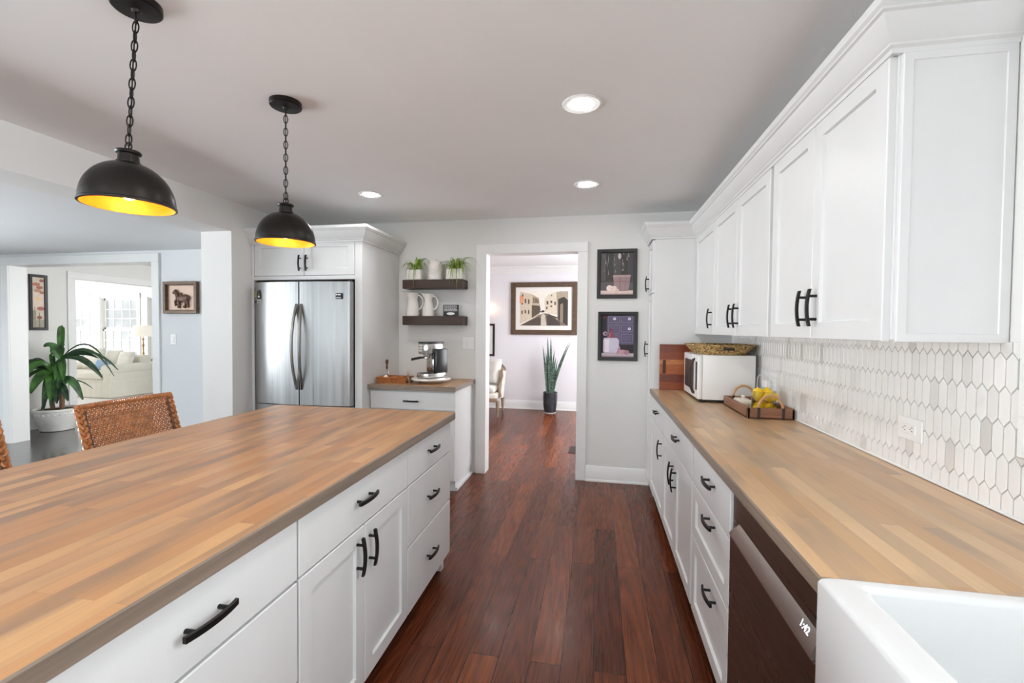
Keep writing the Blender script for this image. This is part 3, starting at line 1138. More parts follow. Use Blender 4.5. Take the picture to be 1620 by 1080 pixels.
def island_unit(label, y0, y1, fronts, end=False):
    t = thing('island_cabinet', label, 'cabinet', (-1.14, (y0 + y1) / 2, 0), IR, pivot=PV)
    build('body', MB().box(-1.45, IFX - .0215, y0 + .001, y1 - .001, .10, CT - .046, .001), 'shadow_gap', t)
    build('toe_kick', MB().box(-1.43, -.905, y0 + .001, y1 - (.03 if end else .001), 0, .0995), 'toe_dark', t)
    if end:
        build('end_panel', MB().prism([(-1.45, 0), (-.90, 0), (-.90, .095), (-.853, .095), (-.853, CT - .046), (-1.45, CT - .046)], (0, y1 - .0005, 0), X, Z, Y, .018), CAB_W, t)
        build('foot', MB().box(-.898, -.868, y1 - .028, y1 + .015, 0, .0985, .002), CAB_W, t)
    g = .0025
    for kind, a, b, z0, z1, hs in fronts:
        o = (IFX - .02, a + g, z0)
        mb = MB()
        if kind.startswith('slab'):
            mb.slab(o, Y, X, b - a - 2 * g, z1 - z0)
        else:
            mb.shaker(o, Y, X, b - a - 2 * g, z1 - z0)
        d = build('door' if kind.endswith('door') else 'drawer', mb, CAB_W, t)
        if hs:
            ax, hy, hz, L = hs
            build('handle', MB().pull((IFX, hy, hz), ax, X, L), 'black_metal', d)
    return t


ZI = .862
island_unit('white island drawer unit nearest the camera at the front end', .50, 1.112,
            [('slab_drawer', .50, 1.112, .694, ZI, (Y, .800, .782, .134)), ('slab_drawer', .50, 1.112, .405, .686, None), ('slab_drawer', .50, 1.112, .105, .398, None)])
island_unit('white island cabinet with two shaker doors under a wide drawer', 1.115, 1.872,
            [('slab_drawer', 1.115, 1.872, .694, ZI, (Y, 1.478, .79, .134)), ('shaker_door', 1.115, 1.487, .105, .688, (Z, 1.432, .598, .134)),
             ('shaker_door', 1.487, 1.872, .105, .688, (Z, 1.520, .592, .134))])
island_unit('white three-drawer island unit at the far end near the doorway', 1.875, 2.472,
            [('slab_drawer', 1.875, 2.486, .694, ZI, (Y, 2.165, .79, .134)), ('slab_drawer', 1.875, 2.486, .414, .688, (Y, 2.160, .56, .134)),
             ('slab_drawer', 1.875, 2.486, .105, .408, (Y, 2.155, .262, .134))], True)
t = thing('island_worktop', 'thick butcher-block worktop of the kitchen island', 'countertop', (-1.39, 1.48, CT - .045), IR, pivot=PV)
iw = MB().box(IXL, IX, IY0, IY1, CT - .043, CT, .004)
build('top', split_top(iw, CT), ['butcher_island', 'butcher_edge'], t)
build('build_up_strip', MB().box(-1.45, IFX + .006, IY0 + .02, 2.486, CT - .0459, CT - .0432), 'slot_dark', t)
t = thing('island_back_panel', 'white panel closing the seating side of the island', 'panel', (-1.46, 1.5, 0), IR, pivot=PV)
build('panel', MB().box(-1.472, -1.4515, .50, 2.489, 0, CT - .0465, .002), CAB_W, t)

# ================================================================== FRIDGE WALL
FF = 3.509    # cabinet faces
t = thing('fridge_surround_cabinet', 'white cabinet with two small doors built around the refrigerator', 'cabinet', (-2.5, 3.9, 0))
build('side_panel', MB().box(-2.022, -1.954, FF, YB - .001, 0, 2.17, .002), CAB_W, t)
build('side_panel', MB().box(-3.0215, -2.994, FF, YB - .001, 0, 2.17, .002), CAB_W, t)
bx_ = MB()
bx_.box(-2.993, -2.023, FF + .022, YB - .001, 1.815, 2.17, .001)
build('body', bx_, CAB_W, t)
build('underside_panel', MB().box(-2.993, -2.023, FF + .03, YB - .001, 1.808, 1.8145), 'shelf_wood', t)
for a, b, hx in ((-2.990, -2.503, -2.535), (-2.500, -2.026, -2.468)):
    d = build('door', MB().shaker((a, FF + .021, 1.85), X, -Y, b - a, .302), CAB_W, t)
    build('handle', MB().pull((hx, FF + .001, 1.955), Z, -Y, .137), 'black_metal', d)
build('rail', MB().box(-2.993, -2.023, FF + .003, FF + .021, 1.815, 1.847), CAB_W, t)
CP2 = [(0, z - .012) if o == 0 and z < 2.2 else (o * 1.1, z - .030) for o, z in CP]
CP2[0], CP2[-1] = (0, 2.128), (0, 2.254)
build('crown', MB().sweep([(-3.021, FF), (-1.954, FF), (-1.954, YB - .001)], CP2, -1), CAB_W, t, angle=25)

# refrigerator: french doors with bowed fronts
t = thing('refrigerator', 'stainless french-door refrigerator in the white surround', 'refrigerator', (-2.49, 3.85, 0))
build('body', MB().box(-2.945, -2.040, 3.515, 4.19, .03, 1.775, .004), 'toe_dark', t)


def bowed(x0, x1, y_edge, bow, z0, z1, back, xa, xb, k=14):
    """panel whose front bows out over the whole width xa..xb"""
    mb = MB()
    pts = []
    r = .022
    for i in range(k + 1):
        x = x0 + (x1 - x0) * i / k
        q = (x - (xa + xb) / 2) / ((xb - xa) / 2)
        y = y_edge - bow * (1 - q * q)
        # rounded outer edges
        for e in (xa, xb):
            dd = abs(x - e)
            if dd < r:
                y += r - math.sqrt(max(0, r * r - (r - dd) ** 2))
        pts.append((x, y))
    poly = pts + [(x1, back), (x0, back)]
    mb.prism(poly, (0, 0, z0), X, Y, Z, z1 - z0)
    return mb


XA, XE = -2.952, -2.030
xs_l = bowed(XA, -2.4970, 3.462, .036, .74, 1.788, 3.512, XA, XE, 40)
ld_ = build('door', xs_l, 'steel', t)
rd_ = build('door', bowed(-2.4860, XE, 3.462, .036, .74, 1.788, 3.512, XA, XE, 40), 'steel', t)
fz_ = build('freezer_drawer', bowed(XA, XE, 3.462, .036, .06, .732, 3.512, XA, XE, 60), 'steel', t)
for d, x, bow in ((ld_, -2.528, -.022), (rd_, -2.455, .022)):
    mb = MB()
    pts = []
    for i in range(17):
        q = -1 + 2 * i / 16
        b = (1 - q * q)
        pts.append((x - bow * .0 + (1 if bow > 0 else -1) * .014 * (b - 1), 3.428 - .052 * b, 1.235 + q * .362))
    mb.tube(pts, .0125, 10)
    for q in (0, -1):
        p = Vector(pts[q])
        mb.tube([p, (p.x, 3.434, p.z)], .012, 8)
    build('handle', mb, 'steel_handle', d)
mb = MB()
mb.tube([(-2.85, 3.40, .66), (-2.12, 3.40, .66)], .012, 10)
for x in (-2.84, -2.13):
    mb.tube([(x, 3.40, .66), (x, 3.46, .66)], .010, 8)
build('handle', mb, 'steel_handle', fz_)
bd = MB()
bd.box(-2.155, -2.100, 3.4335, 3.437, 1.640, 1.690, .001)
bd.ball((-2.146, 3.4335, 1.677), .006, 1, .2, 1, 10, 1)
bd.box(-2.135, -2.106, 3.4328, 3.434, 1.672, 1.680, 0, 1)
bd.box(-2.150, -2.106, 3.4328, 3.434, 1.648, 1.653, 0, 1)
q = build('badge', bd, ['badge', 'plastic_white'], rd_)
q['label'] = 'small dark badge near the top of the right door'
for x0 in (-2.064, -2.944):
    build('hinge_cover', MB().box(x0, x0 + .028, 3.463, 3.50, 1.788, 1.800, .003), 'black_plastic', t)
# magnets on the left door
MG = 'magnets on the refrigerator door'
fy = 3.4545
solo('fridge_magnet', MB().box(-2.944, -2.915, fy - .006, fy, 1.655, 1.715, .003), 'olive_magnet', 'olive square magnet on the left refrigerator door edge', 'magnet', MG)
mg = MB()
mg.prism([(0, 0), (.036, 0), (.03, .03), (.022, .075), (.012, .075), (.004, .03)], (-2.908, 3.447, 1.645), X, Z, -Y, .005)
mg.ball((-2.890, 3.441, 1.664), .009, 1, .3, 1, 10, 1)
solo('fridge_magnet', mg, ['black_plastic', 'plastic_white'], 'black bottle-shaped magnet with a white spot on the refrigerator', 'magnet', MG)
mg = MB().box(-2.910, -2.876, 3.4425, 3.447, 1.612, 1.632, .001)
mg.box(-2.906, -2.880, 3.442, 3.4426, 1.616, 1.628, 0, 1)
solo('fridge_magnet', mg, ['plastic_white', 'slot_dark'], 'small dark and white rectangular magnet below the bottle magnet', 'magnet', MG)
solo('fridge_magnet', MB().obox((-2.930, fy - .003, 1.622), X, Y, Z, .012, .003, .010, .002), 'black_plastic', 'tiny dark magnet under the olive magnet', 'magnet', MG)

# ------------------------------------------------------------------ coffee station
CY = 3.604
t = thing('coffee_base_cabinet', 'white base cabinet of the coffee station beside the doorway', 'cabinet', (-1.55, 3.95, 0))
bm_ = MB()
bm_.box(-1.9535, -1.178, CY + .049, YB - .001, .10, CT - .041, .001)
build('body', bm_, CAB_W, t)
build('toe_kick', MB().box(-1.9535, -1.19, CY + .10, YB - .001, 0, .0995), CAB_W, t)
d = build('drawer', MB().slab((-1.945, CY + .048, .705), X, -Y, .765, .152), CAB_W, t)
build('handle', MB().pull((-1.562, CY + .028, .778), X, -Y, .137), 'black_metal', d)
for a, b, hx in ((-1.945, -1.565, -1.60), (-1.560, -1.180, -1.525)):
    d = build('door', MB().shaker((a, CY + .048, .105), X, -Y, b - a, .592), CAB_W, t)
    build('handle', MB().pull((hx, CY + .028, .58), Z, -Y, .137), 'black_metal', d)
build('side_foot', MB().box(-1.19, -1.172, CY + .10, YB - .02, 0, .03, .003), CAB_W, t)
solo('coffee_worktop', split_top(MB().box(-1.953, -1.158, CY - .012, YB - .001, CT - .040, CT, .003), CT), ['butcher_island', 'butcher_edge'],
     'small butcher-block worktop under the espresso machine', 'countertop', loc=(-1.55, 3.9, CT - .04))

# floating shelves
SG = 'floating shelves over the coffee station'
for z0, z1, lab in ((1.782, 1.866, 'upper dark wood floating shelf holding the spider plants'), (1.434, 1.520, 'lower dark wood floating shelf holding two white pitchers')):
    t = thing('floating_shelf', lab, 'shelf', (-1.545, 4.15, z0), group=SG)
    build('board', MB().box(-1.850, -1.242, 4.075, YB - .001, z0, z1, .003), 'shelf_wood', t)
    nb = MB()
    for k in range(3):
        nb.ball((-1.262, 4.0745, z0 + .02 + k * .022), .0035, 1, .5, 1, 8)
    build('nail_heads', nb, 'slot_dark', t)

ST, SB = 1.8665, 1.5205   # shelf surfaces


def spider_plant(label, cx, cy, z, r, h, sq, seed, n, spread):
    rnd = random.Random(seed)
    t = thing('spider_plant', label, 'plant', (cx, cy, z), group='spider plants on the upper shelf')
    p = MB()
    if sq:
        p.box(cx - r, cx + r, cy - r * .8, cy + r * .8, z, z + h, .006)
        p.box(cx - r + .008, cx + r - .008, cy - r * .8 + .008, cy + r * .8 - .008, z + h - .002, z + h + .001, 0)
    else:
        p.lathe([(r * .72, 0), (r * .78, .01), (r * .95, h * .8), (r, h), (r * .88, h), (r * .85, h * .8)], (cx, cy, z), 24, caps=(1, 0))
    build('pot', p, 'can_white', t)
    build('soil', MB().lathe([(r * .78, 0), (.001, .004)], (cx, cy, z + h - .012 if not sq else z + h + .001), 16), 'soil', t)
    f = MB()
    for k in range(n):
        a = 2 * PI * k / n + rnd.uniform(-.3, .3)
        front = max(0.0, -math.sin(a))
        L = rnd.uniform(.08, .17) * spread
        up = rnd.uniform(.04, .12)
        dr_ = rnd.uniform(.02, .10) + front * rnd.uniform(.10, .20)
        L *= 1 - .3 * front
        if math.sin(a) > .35:
            L *= .35
            up *= 1.0
        pts, w = [], []
        for i in range(11):
            q = i / 10
            rr = r * .25 + L * q
            x, y = cx + math.cos(a) * rr, min(cy + math.sin(a) * rr * .8, YB - .012)
            zz = z + h + up * math.sin(q * PI * .75) * 1.2 - dr_ * q * q
            if y > 4.066:
                zz = max(zz, z + .006 if abs(x - cx) > r + .004 else z + h + .004)
            pts.append((x, y, zz))
            w.append(.0105 * (1 - q ** 2.2) * (.6 + .8 * min(1, q * 4)) + .001)
        f.leaf(pts, w, fold=.5)
    build('foliage', f, 'leaf_spider', t, fixn=False)
    return t


spider_plant('bushy spider plant in a square white pot left of the ridged canister', -1.742, 4.150, ST, .074, .10, True, 3, 40, 1.0)
spider_plant('spider plant in a square white pot right of the ridged canister', -1.340, 4.150, ST, .078, .10, True, 11, 44, 1.25)
t = thing('ridged_canister', 'white ridged canister with a lid between the two spider plants', 'canister', (-1.54, 4.145, ST))
cb = MB().lathe([(.068, 0), (.071, .004), (.0705, .06), (.069, .10), (.066, .135), (.064, .150), (.058, .160), (.056, .168)], (-1.54, 4.145, ST), 36)
build('body', cb, 'can_white', t)
rg = MB()
for k in range(9):
    pts = []
    for i in range(9):
        a = -PI / 2 - .75 + (k + i * .55) * .13
        zz = .035 + i * .0085
        pts.append((-1.54 + .0712 * math.cos(a), 4.145 + .0712 * math.sin(a), ST + zz))
    rg.tube(pts, .0016, 5)
build('ridges', rg, 'can_white', t)
build('lid', MB().lathe([(.059, .166), (.060, .172), (.050, .180), (.016, .186), (.012, .190), (.016, .198), (.001, .204)], (-1.54, 4.145, ST), 28), 'can_white', t)
hn = MB()
hn.tube([(-1.54 + .060 * math.cos(a), 4.145, ST + .165 + .022 * math.sin(a)) for a in [PI * i / 12 for i in range(13)]], .0018, 6)
build('bail_handle', hn, 'weathered_wood', t)


def pitcher(label, cx, cy, rb_, rn, h, side, z=SB):
    t = thing('pitcher', label, 'pitcher', (cx, cy, z), group='white pitchers on the lower shelf')
    b = MB()
    n = 40
    prof = [(rb_ * .96, 0), (rb_, .006), (rb_ * .98, h * .12), (rb_ * .90, h * .35), (rn * 1.08, h * .60), (rn, h * .72), (rn * 1.04, h * .80), (rn * 1.32, h * .95), (rn * 1.42, h), (rn * 1.34, h), (rn * .95, h * .85), (rn * .9, h * .6), (.001, h * .6)]
    b.lathe(prof, (cx, cy, z), n)
    # pull the rim out into a spout on one side
    vs2 = []
    for (x, y, zz) in b.v:
        q = (zz - z) / h
        dx = x - cx
        if q > .7 and side * dx < 0:
            k = (q - .7) / .3
            c = max(0, -side * dx / (rn * 1.3))
            x += -side * .034 * k * c ** 3
            zz += .020 * k * c ** 3
        vs2.append((x, y, zz))
    b.v = vs2
    build('body', b, 'can_white', t)
    hp = []
    for i in range(13):
        a = -PI / 2 + PI * i / 12
        hp.append((cx + side * (rn * .95 + .062 * math.cos(a)), cy, z + h * .60 + h * .32 * math.sin(a)))
    build('handle', MB().tube(hp, .0075, 8), 'can_white', t)
    for q in (.18, .30, .62, .70):
        rr = MB()
        k = 1.0 if q < .4 else rn / rb_ * 1.08
        rad = (rb_ * .975 if q < .2 else rb_ * .925) if q < .4 else (rn * 1.06 if q < .65 else rn * 1.02)
        rr.tube([(cx + rad * math.cos(a), cy + rad * math.sin(a), z + h * q) for a in [2 * PI * i / 32 for i in range(32)]], .0018, 5, True)
        build('band', rr, 'can_white', t)
    return t


pitcher('wide white pitcher at the left end of the lower shelf', -1.770, 4.140, .066, .046, .222, 1)
pitcher('slender white jug beside the small text plaque', -1.605, 4.130, .058, .036, .212, 1)
t = thing('text_plaque', 'small black plaque with white lettering leaning on the lower shelf', 'plaque', (-1.38, 4.15, SB))
pl = MB().box(-1.456, -1.306, 4.128, 4.146, SB, SB + .108, .002)
build('board', pl, 'frame_black', t)
tx = MB()
rnd = random.Random(5)
for row in range(5):
    x = -1.446
    while x < -1.322:
        w = rnd.uniform(.006, .018)
        tx.box(x, min(x + w, -1.316), 4.1274, 4.1282, SB + .094 - row * .0115, SB + .099 - row * .0115)
        x += w + .004
tx.ball((-1.381, 4.1282, SB + .024), .042, 1, .02, .32, 20)
build('lettering', tx, 'plastic_white', t)

# espresso machine on a white turntable
t = thing('turntable', 'round white marble turntable under the espresso machine', 'turntable', (-1.475, 3.86, CT))
build('foot', MB().lathe([(.105, 0), (.11, .004), (.10, .020), (.09, .026)], (-1.475, 3.86, CT + .0005), 32), 'chrome', t)
build('plate', MB().lathe([(.01, .026), (.170, .026), (.178, .031), (.178, .038), (.172, .043), (.01, .043)], (-1.475, 3.86, CT), 48), 'marble_white', t)


def rbox_r(mb, cx, cy, z0, ax, ux, uy, x0, x1, y0, y1, za, zb, b=.006, mat=0):
    c = Vector((cx, cy, z0)) + ux * (x0 + x1) / 2 + uy * (y0 + y1) / 2 + Z * (za + zb) / 2
    mb.obox(c, ux, uy, Z, (x1 - x0) / 2, (y1 - y0) / 2, (zb - za) / 2, b, mat, 2)


EX, EYY, EZ = -1.480, 3.865, CT + .0435
er = -.42
ux, uy = Vector((math.cos(er), math.sin(er), 0)), Vector((-math.sin(er), math.cos(er), 0))
t = thing('espresso_machine', 'compact steel espresso machine with a black water tank', 'coffee machine', (EX, EYY, EZ))


def EP(name, mats, *boxes, par=None):
    mb = MB()
    for (x0, x1, y0, y1, za, zb, b, mt) in boxes:
        rbox_r(mb, EX, EYY, EZ, 0, ux, uy, x0, x1, y0, y1, za, zb, b, mt)
    return build(name, mb, mats, par or t)


EP('base', ['chrome', 'black_plastic'], (-.070, .075, -.105, .115, .004, .044, .004, 0), (-.066, .071, -.100, .11, 0, .006, .002, 1))
EP('drip_grid', ['slot_dark'], (-.060, .062, -.098, -.005, .044, .047, .001, 0))
EP('column', ['chrome'], (-.062, .050, .005, .105, .044, .215, .012, 0))
hd2 = EP('head', ['chrome', 'black_plastic'], (-.068, .062, -.095, .105, .212, .312, .016, 0), (-.070, .064, -.09, .108, .308, .324, .006, 1))
bt = MB()
for i in range(2):
    for j in range(3):
        rbox_r(bt, EX, EYY, EZ, 0, ux, uy, -.050 + i * .022, -.036 + i * .022, -.0985, -.094, .236 + j * .023, .251 + j * .023, .002)
build('buttons', bt, 'plastic_white', hd2)
EP('water_tank', ['black_plastic'], (.052, .102, -.02, .118, .044, .262, .010, 0))
gh = MB()
c0 = Vector((EX, EYY, EZ)) + uy * -.045
gh.lathe([(.030, .188), (.032, .192), (.032, .213)], (c0.x, c0.y, c0.z), 20)
gh.lathe([(.001, .168), (.016, .170), (.027, .176), (.027, .188)], (c0.x, c0.y, c0.z), 20)
build('brew_head', gh, 'chrome', t)
pf = MB()
hv = Vector((-.85, -.52, 0)).normalized()
c1 = c0 + Z * .183
pf.tube([c1 + hv * .025, c1 + hv * .06, c1 + hv * .14 - Z * .016], [.007, .011, .012], 10)
build('portafilter_handle', pf, 'black_plastic', t)

# tray with coffee things
t = thing('wicker_tray', 'orange-brown rectangular wicker tray on the coffee counter', 'tray', (-1.80, 3.85, CT))
tx0, tx1, ty0, ty1 = -1.935, -1.665, 3.735, 3.905
wm = MB()
for r in range(6):
    zz = CT + .005 + r * .0082
    off = .0015 * (r % 2)
    e = .004 * r / 5
    loop = []
    cor = [(tx0 - e, ty0 - e), (tx1 + e, ty0 - e), (tx1 + e, ty1 + e), (tx0 - e, ty1 + e)]
    for i in range(4):
        a, b = Vector(cor[i]), Vector(cor[(i + 1) % 4])
        k = int((b - a).length / .011)
        nn = Vector((b - a).normalized().yx)
        nn = Vector((nn.x, -nn.y))
        for j in range(k):
            p = a + (b - a) * j / k
            s_ = .0018 * (1 if (j + r) % 2 else -1)
            loop.append((p.x + nn.x * s_, p.y + nn.y * s_, zz))
    wm.tube(loop, .0047, 6, True)
build('woven_wall', wm, 'basket_brown', t)
build('base', MB().box(tx0, tx1, ty0, ty1, CT + .0005, CT + .008), 'basket_brown', t)
CGp = 'coffee packets in the wicker tray'
for k, (x, y, a, mt, lb) in enumerate([(-1.82, 3.83, .3, 'orange_packet', 'orange packet lying in the middle of the wicker tray'), (-1.76, 3.86, -.4, 'orange_packet', 'orange packet at the back of the wicker tray'),
                                       (-1.705, 3.83, .1, 'rust_packet', 'dark rust packet at the right end of the wicker tray')]):
    mb = MB().obox((x, y, CT + .030 + .004 * (k % 2)), (math.cos(a), math.sin(a), .12), (-math.sin(a), math.cos(a), .1), (-.12, -.1, 1), .034, .024, .014, .006, 0, 2)
    solo('coffee_packet', mb, mt, lb, 'packet', CGp, loc=(x, y, CT + .008))
t = thing('milk_frother', 'small whisk with a dark wooden handle standing in the wicker tray', 'whisk', (-1.868, 3.79, CT + .008))
build('handle', MB().lathe([(.001, .135), (.008, .137), (.010, .155), (.007, .175), (.013, .195), (.015, .210), (.009, .222), (.001, .226)][::1], (-1.868, 3.79, CT - .02), 16), 'chair_wood', t)
ww = MB()
for k in range(5):
    a = PI * k / 5
    ww.tube([(-1.868 + math.cos(a) * .020 * math.sin(q), 3.79 + math.sin(a) * .020 * math.sin(q), CT + .066 - .052 * math.cos(q * .5 + .0) * (1 if True else 1) + .052) for q in [PI * i / 8 for i in range(9)]][:9], .0011, 5)
build('wires', ww, 'chrome', t)
solo('beaded_ball', MB().ball((-1.862, 3.757, CT + .042), .024, n=20), 'porcelain_ball', 'white beaded ball at the front of the wicker tray', 'ornament')
et = MB()
ec = Vector((-1.672, 3.905, CT + .0005))
ec = Vector((-1.648, 3.755, CT + .0005))
for a in range(4):
    sx, sy = (1 if a in (0, 3) else -1), (1 if a < 2 else -1)
    et.tube([ec + Vector((sx * .022, sy * .022, 0)), ec + Vector((sx * .012, sy * .012, .03)), ec + Vector((sx * .005, sy * .005, .065)), ec + Vector((0, 0, .11))], [.004, .0035, .003, .0012], 6)
et.box(ec.x - .015, ec.x + .015, ec.y - .015, ec.y + .015, ec.z + .026, ec.z + .031)
et.box(ec.x - .008, ec.x + .008, ec.y - .008, ec.y + .008, ec.z + .06, ec.z + .064)
solo('tower_figurine', et, 'weathered_wood', 'small metal lattice tower figurine beside the wicker tray', 'figurine', loc=tuple(ec))


def wall_plate(name, label, cat, o, U, Nn, w, h, kind, group=None, n=1):
    """switch or outlet plate centred at o on a wall"""
    o, U, Nn = Vector(o), Vector(U), Vector(Nn)
    t = thing(name, label, cat, tuple(o), group=group)
    build('plate', MB().obox(o + Nn * .003, U, Nn, Z, w / 2, .003, h / 2, .002), 'plastic_white', t)
    for k in range(n):
        c = o + U * ((k - (n - 1) / 2) * .046)
        if kind == 'switch':
            build('rocker', MB().obox(c + Nn * .0075, U, (Nn + Z * .06), Z, .0165, .0028, .033, .0015), 'plastic_white', t)
        else:
            mb = MB().obox(c + Nn * .0070, U, Nn, Z, .033 if w > h else .0165, .0022, .0165 if w > h else .033, .0015)
            build('socket', mb, 'plastic_white', t)
            sl = MB()
            for q in (-1, 1):
                cc = c + (U if w > h else Z) * (q * .018) + Nn * .0093
                A_, B_ = (U, Z) if w <= h else (Z, U)
                for sgn in (-1, 1):
                    sl.obox(cc + A_ * (sgn * .0062), A_, Nn, B_, .0011, .0003, .0038)
                sl.obox(cc + B_ * -.0085, A_, Nn, B_, .0022, .0003, .0022, .0008)
            build('slots', sl, 'slot_dark', t)
    return t


wall_plate('light_switch', 'double white light switch between the coffee station and doorway', 'light switch', (-1.232, YB, 1.262), X, -Y, .116, .116, 'switch', None, 2)
wall_plate('light_switch', 'single white light switch under the horse picture', 'light switch', (-4.517, DY, 1.262), X, -Y, .072, .116, 'switch')
wall_plate('wall_outlet', 'white wall outlet on the tile above the middle of the worktop', 'outlet', (RW - .0085, 1.78, 1.065), -Y, -X, .122, .078, 'outlet')
t = wall_plate('wall_outlet', 'white wall outlet on the tile behind the lemon jar', 'outlet', (RW - .0085, 3.03, 1.06), -Y, -X, .122, .10, 'outlet')
solo('plug_adapter', MB().box(RW - .048, RW - .018, 3.035, 3.105, 1.045, 1.095, .005), 'plastic_white', 'white plug adapter in the outlet near the microwave', 'plug', loc=(RW - .03, 3.07, 1.045))
cb_ = MB().tube([(RW - .040, 3.09, 1.094), (RW - .045, 3.11, 1.115), (RW - .05, 3.14, 1.12), (RW - .052, 3.17, 1.10), (RW - .05, 3.185, 1.05), (RW - .048, 3.19, .98), (RW - .045, 3.19, CT + .004)], .0022, 6)
solo('power_cord', cb_, 'plastic_white', 'thin white power cord looping up from the plug adapter', 'cord', loc=(RW - .045, 3.19, CT))

# ------------------------------------------------------------------ right worktop objects
mx0, mx1, my0, my1, mz0, mz1 = .672, 1.035, 3.235, 3.735, CT + .018, 1.236
t = thing('microwave', 'white countertop microwave with a dark arched handle', 'microwave', (.85, 3.48, CT))
build('case', MB().box(mx0 + .03, mx1, my0, my1, mz0, mz1, .006, 0, 2), 'plastic_white', t)
dr2 = MB().box(mx0, mx0 + .0295, my0 + .001, my1 - .001, mz0 + .002, mz1 - .002, .006, 0, 2)
d = build('door', dr2, 'plastic_white', t)
build('door_window', MB().box(mx0 - .0012, mx0 + .004, my0 + .14, my1 - .04, mz0 + .05, mz1 - .045, .001), 'badge', d)
hp = []
for i in range(15):
    q = -1 + 2 * i / 14
    hp.append((mx0 - .008 - .028 * (1 - q * q), my0 + .105, (mz0 + mz1) / 2 + q * .118))
hm = MB().tube(hp, .009, 8)
for q in (0, -1):
    hm.tube([hp[q], (mx0 + .003, hp[q][1], hp[q][2])], .008, 8)
build('handle', hm, 'leather', d)
build('control_panel', MB().box(mx0 - .0012, mx0 + .004, my0 + .025, my0 + .075, mz0 + .06, mz1 - .05, .001), 'badge', d)
fb = MB()
for x in (mx0 + .02, mx1 - .05):
    for y in (my0 + .02, my1 - .05):
        fb.box(x, x + .03, y, y + .03, CT + .0005, mz0 + .001, .002)
build('feet', fb, 'black_plastic', t)
build('base_plate', MB().box(mx0 + .012, mx1 - .004, my0 + .004, my1 - .004, CT + .006, mz0 + .0005), 'black_plastic', t)

# seagrass tray basket on the microwave
def basket():
    mb = MB()
    k = 48

    def ring(hx, hy, z, rr):
        pts = []
        for i in range(k):
            a = 2 * PI * i / k
            c, s_ = math.cos(a), math.sin(a)
            p = 3.5
            q = (abs(c) ** p + abs(s_) ** p) ** (-1 / p)
            pts.append((.855 + hx * c * q, 3.475 + hy * s_ * q, z))
        return pts
    z0 = mz1 + .0008
    rings = [ring(.145, .215, z0, 0), ring(.150, .220, z0 + .004, 0), ring(.185, .245, z0 + .034, 0), ring(.207, .262, z0 + .062, 0), ring(.211, .266, z0 + .067, 0),
             ring(.200, .256, z0 + .066, 0), ring(.178, .238, z0 + .034, 0), ring(.145, .212, z0 + .010, 0)]
    vs_ = [p for r in rings for p in r]
    fs = [tuple(range(k - 1, -1, -1)), tuple((len(rings) - 1) * k + i for i in range(k))]
    for a in range(len(rings) - 1):
        for i in range(k):
            fs.append((a * k + i, a * k + (i + 1) % k, (a + 1) * k + (i + 1) % k, (a + 1) * k + i))
    mb.add(vs_, fs)
    return mb, z0


t = thing('seagrass_basket', 'shallow seagrass basket tray on top of the microwave', 'basket', (.855, 3.475, mz1))
bmb, bz = basket()
build('weave', bmb, 'seagrass', t, angle=60)
co_ = MB()
for q in range(6):
    s_ = q / 5
    hx, hy = .152 + .056 * s_, .222 + .042 * s_
    zz = bz + .006 + .058 * s_
    pts = []
    for i in range(80):
        a = 2 * PI * i / 80
        c, sn = math.cos(a), math.sin(a)
        qq = (abs(c) ** 3.5 + abs(sn) ** 3.5) ** (-1 / 3.5)
        w = .0016 * (1 if i % 2 else -1)
        pts.append((.855 + (hx + w) * c * qq, 3.475 + (hy + w) * sn * qq, zz))
    co_.tube(pts, .0046, 6, True)
build('coils', co_, 'seagrass', t)
build('handle_slot', MB().obox((.862, 3.475 - .2515, bz + .042), X, (0, -1, .55), (0, .55, 1), .036, .006, .010, .003), 'slot_dark', t)

# cutting board leaning on the pantry side
t = thing('cutting_board', 'striped wooden cutting board leaning behind the microwave', 'cutting board', (.66, 3.89, CT))
def cboard():
    bm = bmesh.new()
    x0, x1, z0, z1 = .504, .86, 0.0, .372
    hx0, hx1, hz0, hz1 = .528, .553, .13, .245
    hr = (hx1 - hx0) / 2
    hole = []
    for i in range(9):
        a = PI * i / 8
        hole.append((hx0 + hr + hr * math.cos(a), hz1 - hr + hr * math.sin(a)))
    for i in range(9):
        a = PI + PI * i / 8
        hole.append((hx0 + hr + hr * math.cos(a), hz0 + hr + hr * math.sin(a)))
    outer = [(x1, z1), (x0, z1), (x0, z0), (x1, z0)]
    th = .024
    mb = MB()
    faces2d = bmesh.new()
    ov = [faces2d.verts.new((p[0], p[1], 0)) for p in outer]
    hv2 = [faces2d.verts.new((p[0], p[1], 0)) for p in hole]
    for L in (ov, hv2):
        for i in range(len(L)):
            faces2d.edges.new((L[i], L[(i + 1) % len(L)]))
    bmesh.ops.triangle_fill(faces2d, use_beauty=True, edges=list(faces2d.edges))
    r = bmesh.ops.extrude_face_region(faces2d, geom=list(faces2d.faces))
    for v in r['geom']:
        if isinstance(v, bmesh.types.BMVert):
            v.co.z += th
    bm.free()
    return mb.bm(faces2d)


cbm = cboard()
lean = .02
cbm.v = [(v[0], 3.879 - v[2] + v[1] * lean, CT + .001 + v[1] + v[2] * lean * .5) for v in cbm.v]
build('board', cbm, 'cutting_board', t)
build('handle_hole_shade', MB().box(.526, .555, 3.880, 3.884, CT + .128, CT + .248), 'chair_wood', t)  # dark panel added behind the hole in place of its shadow

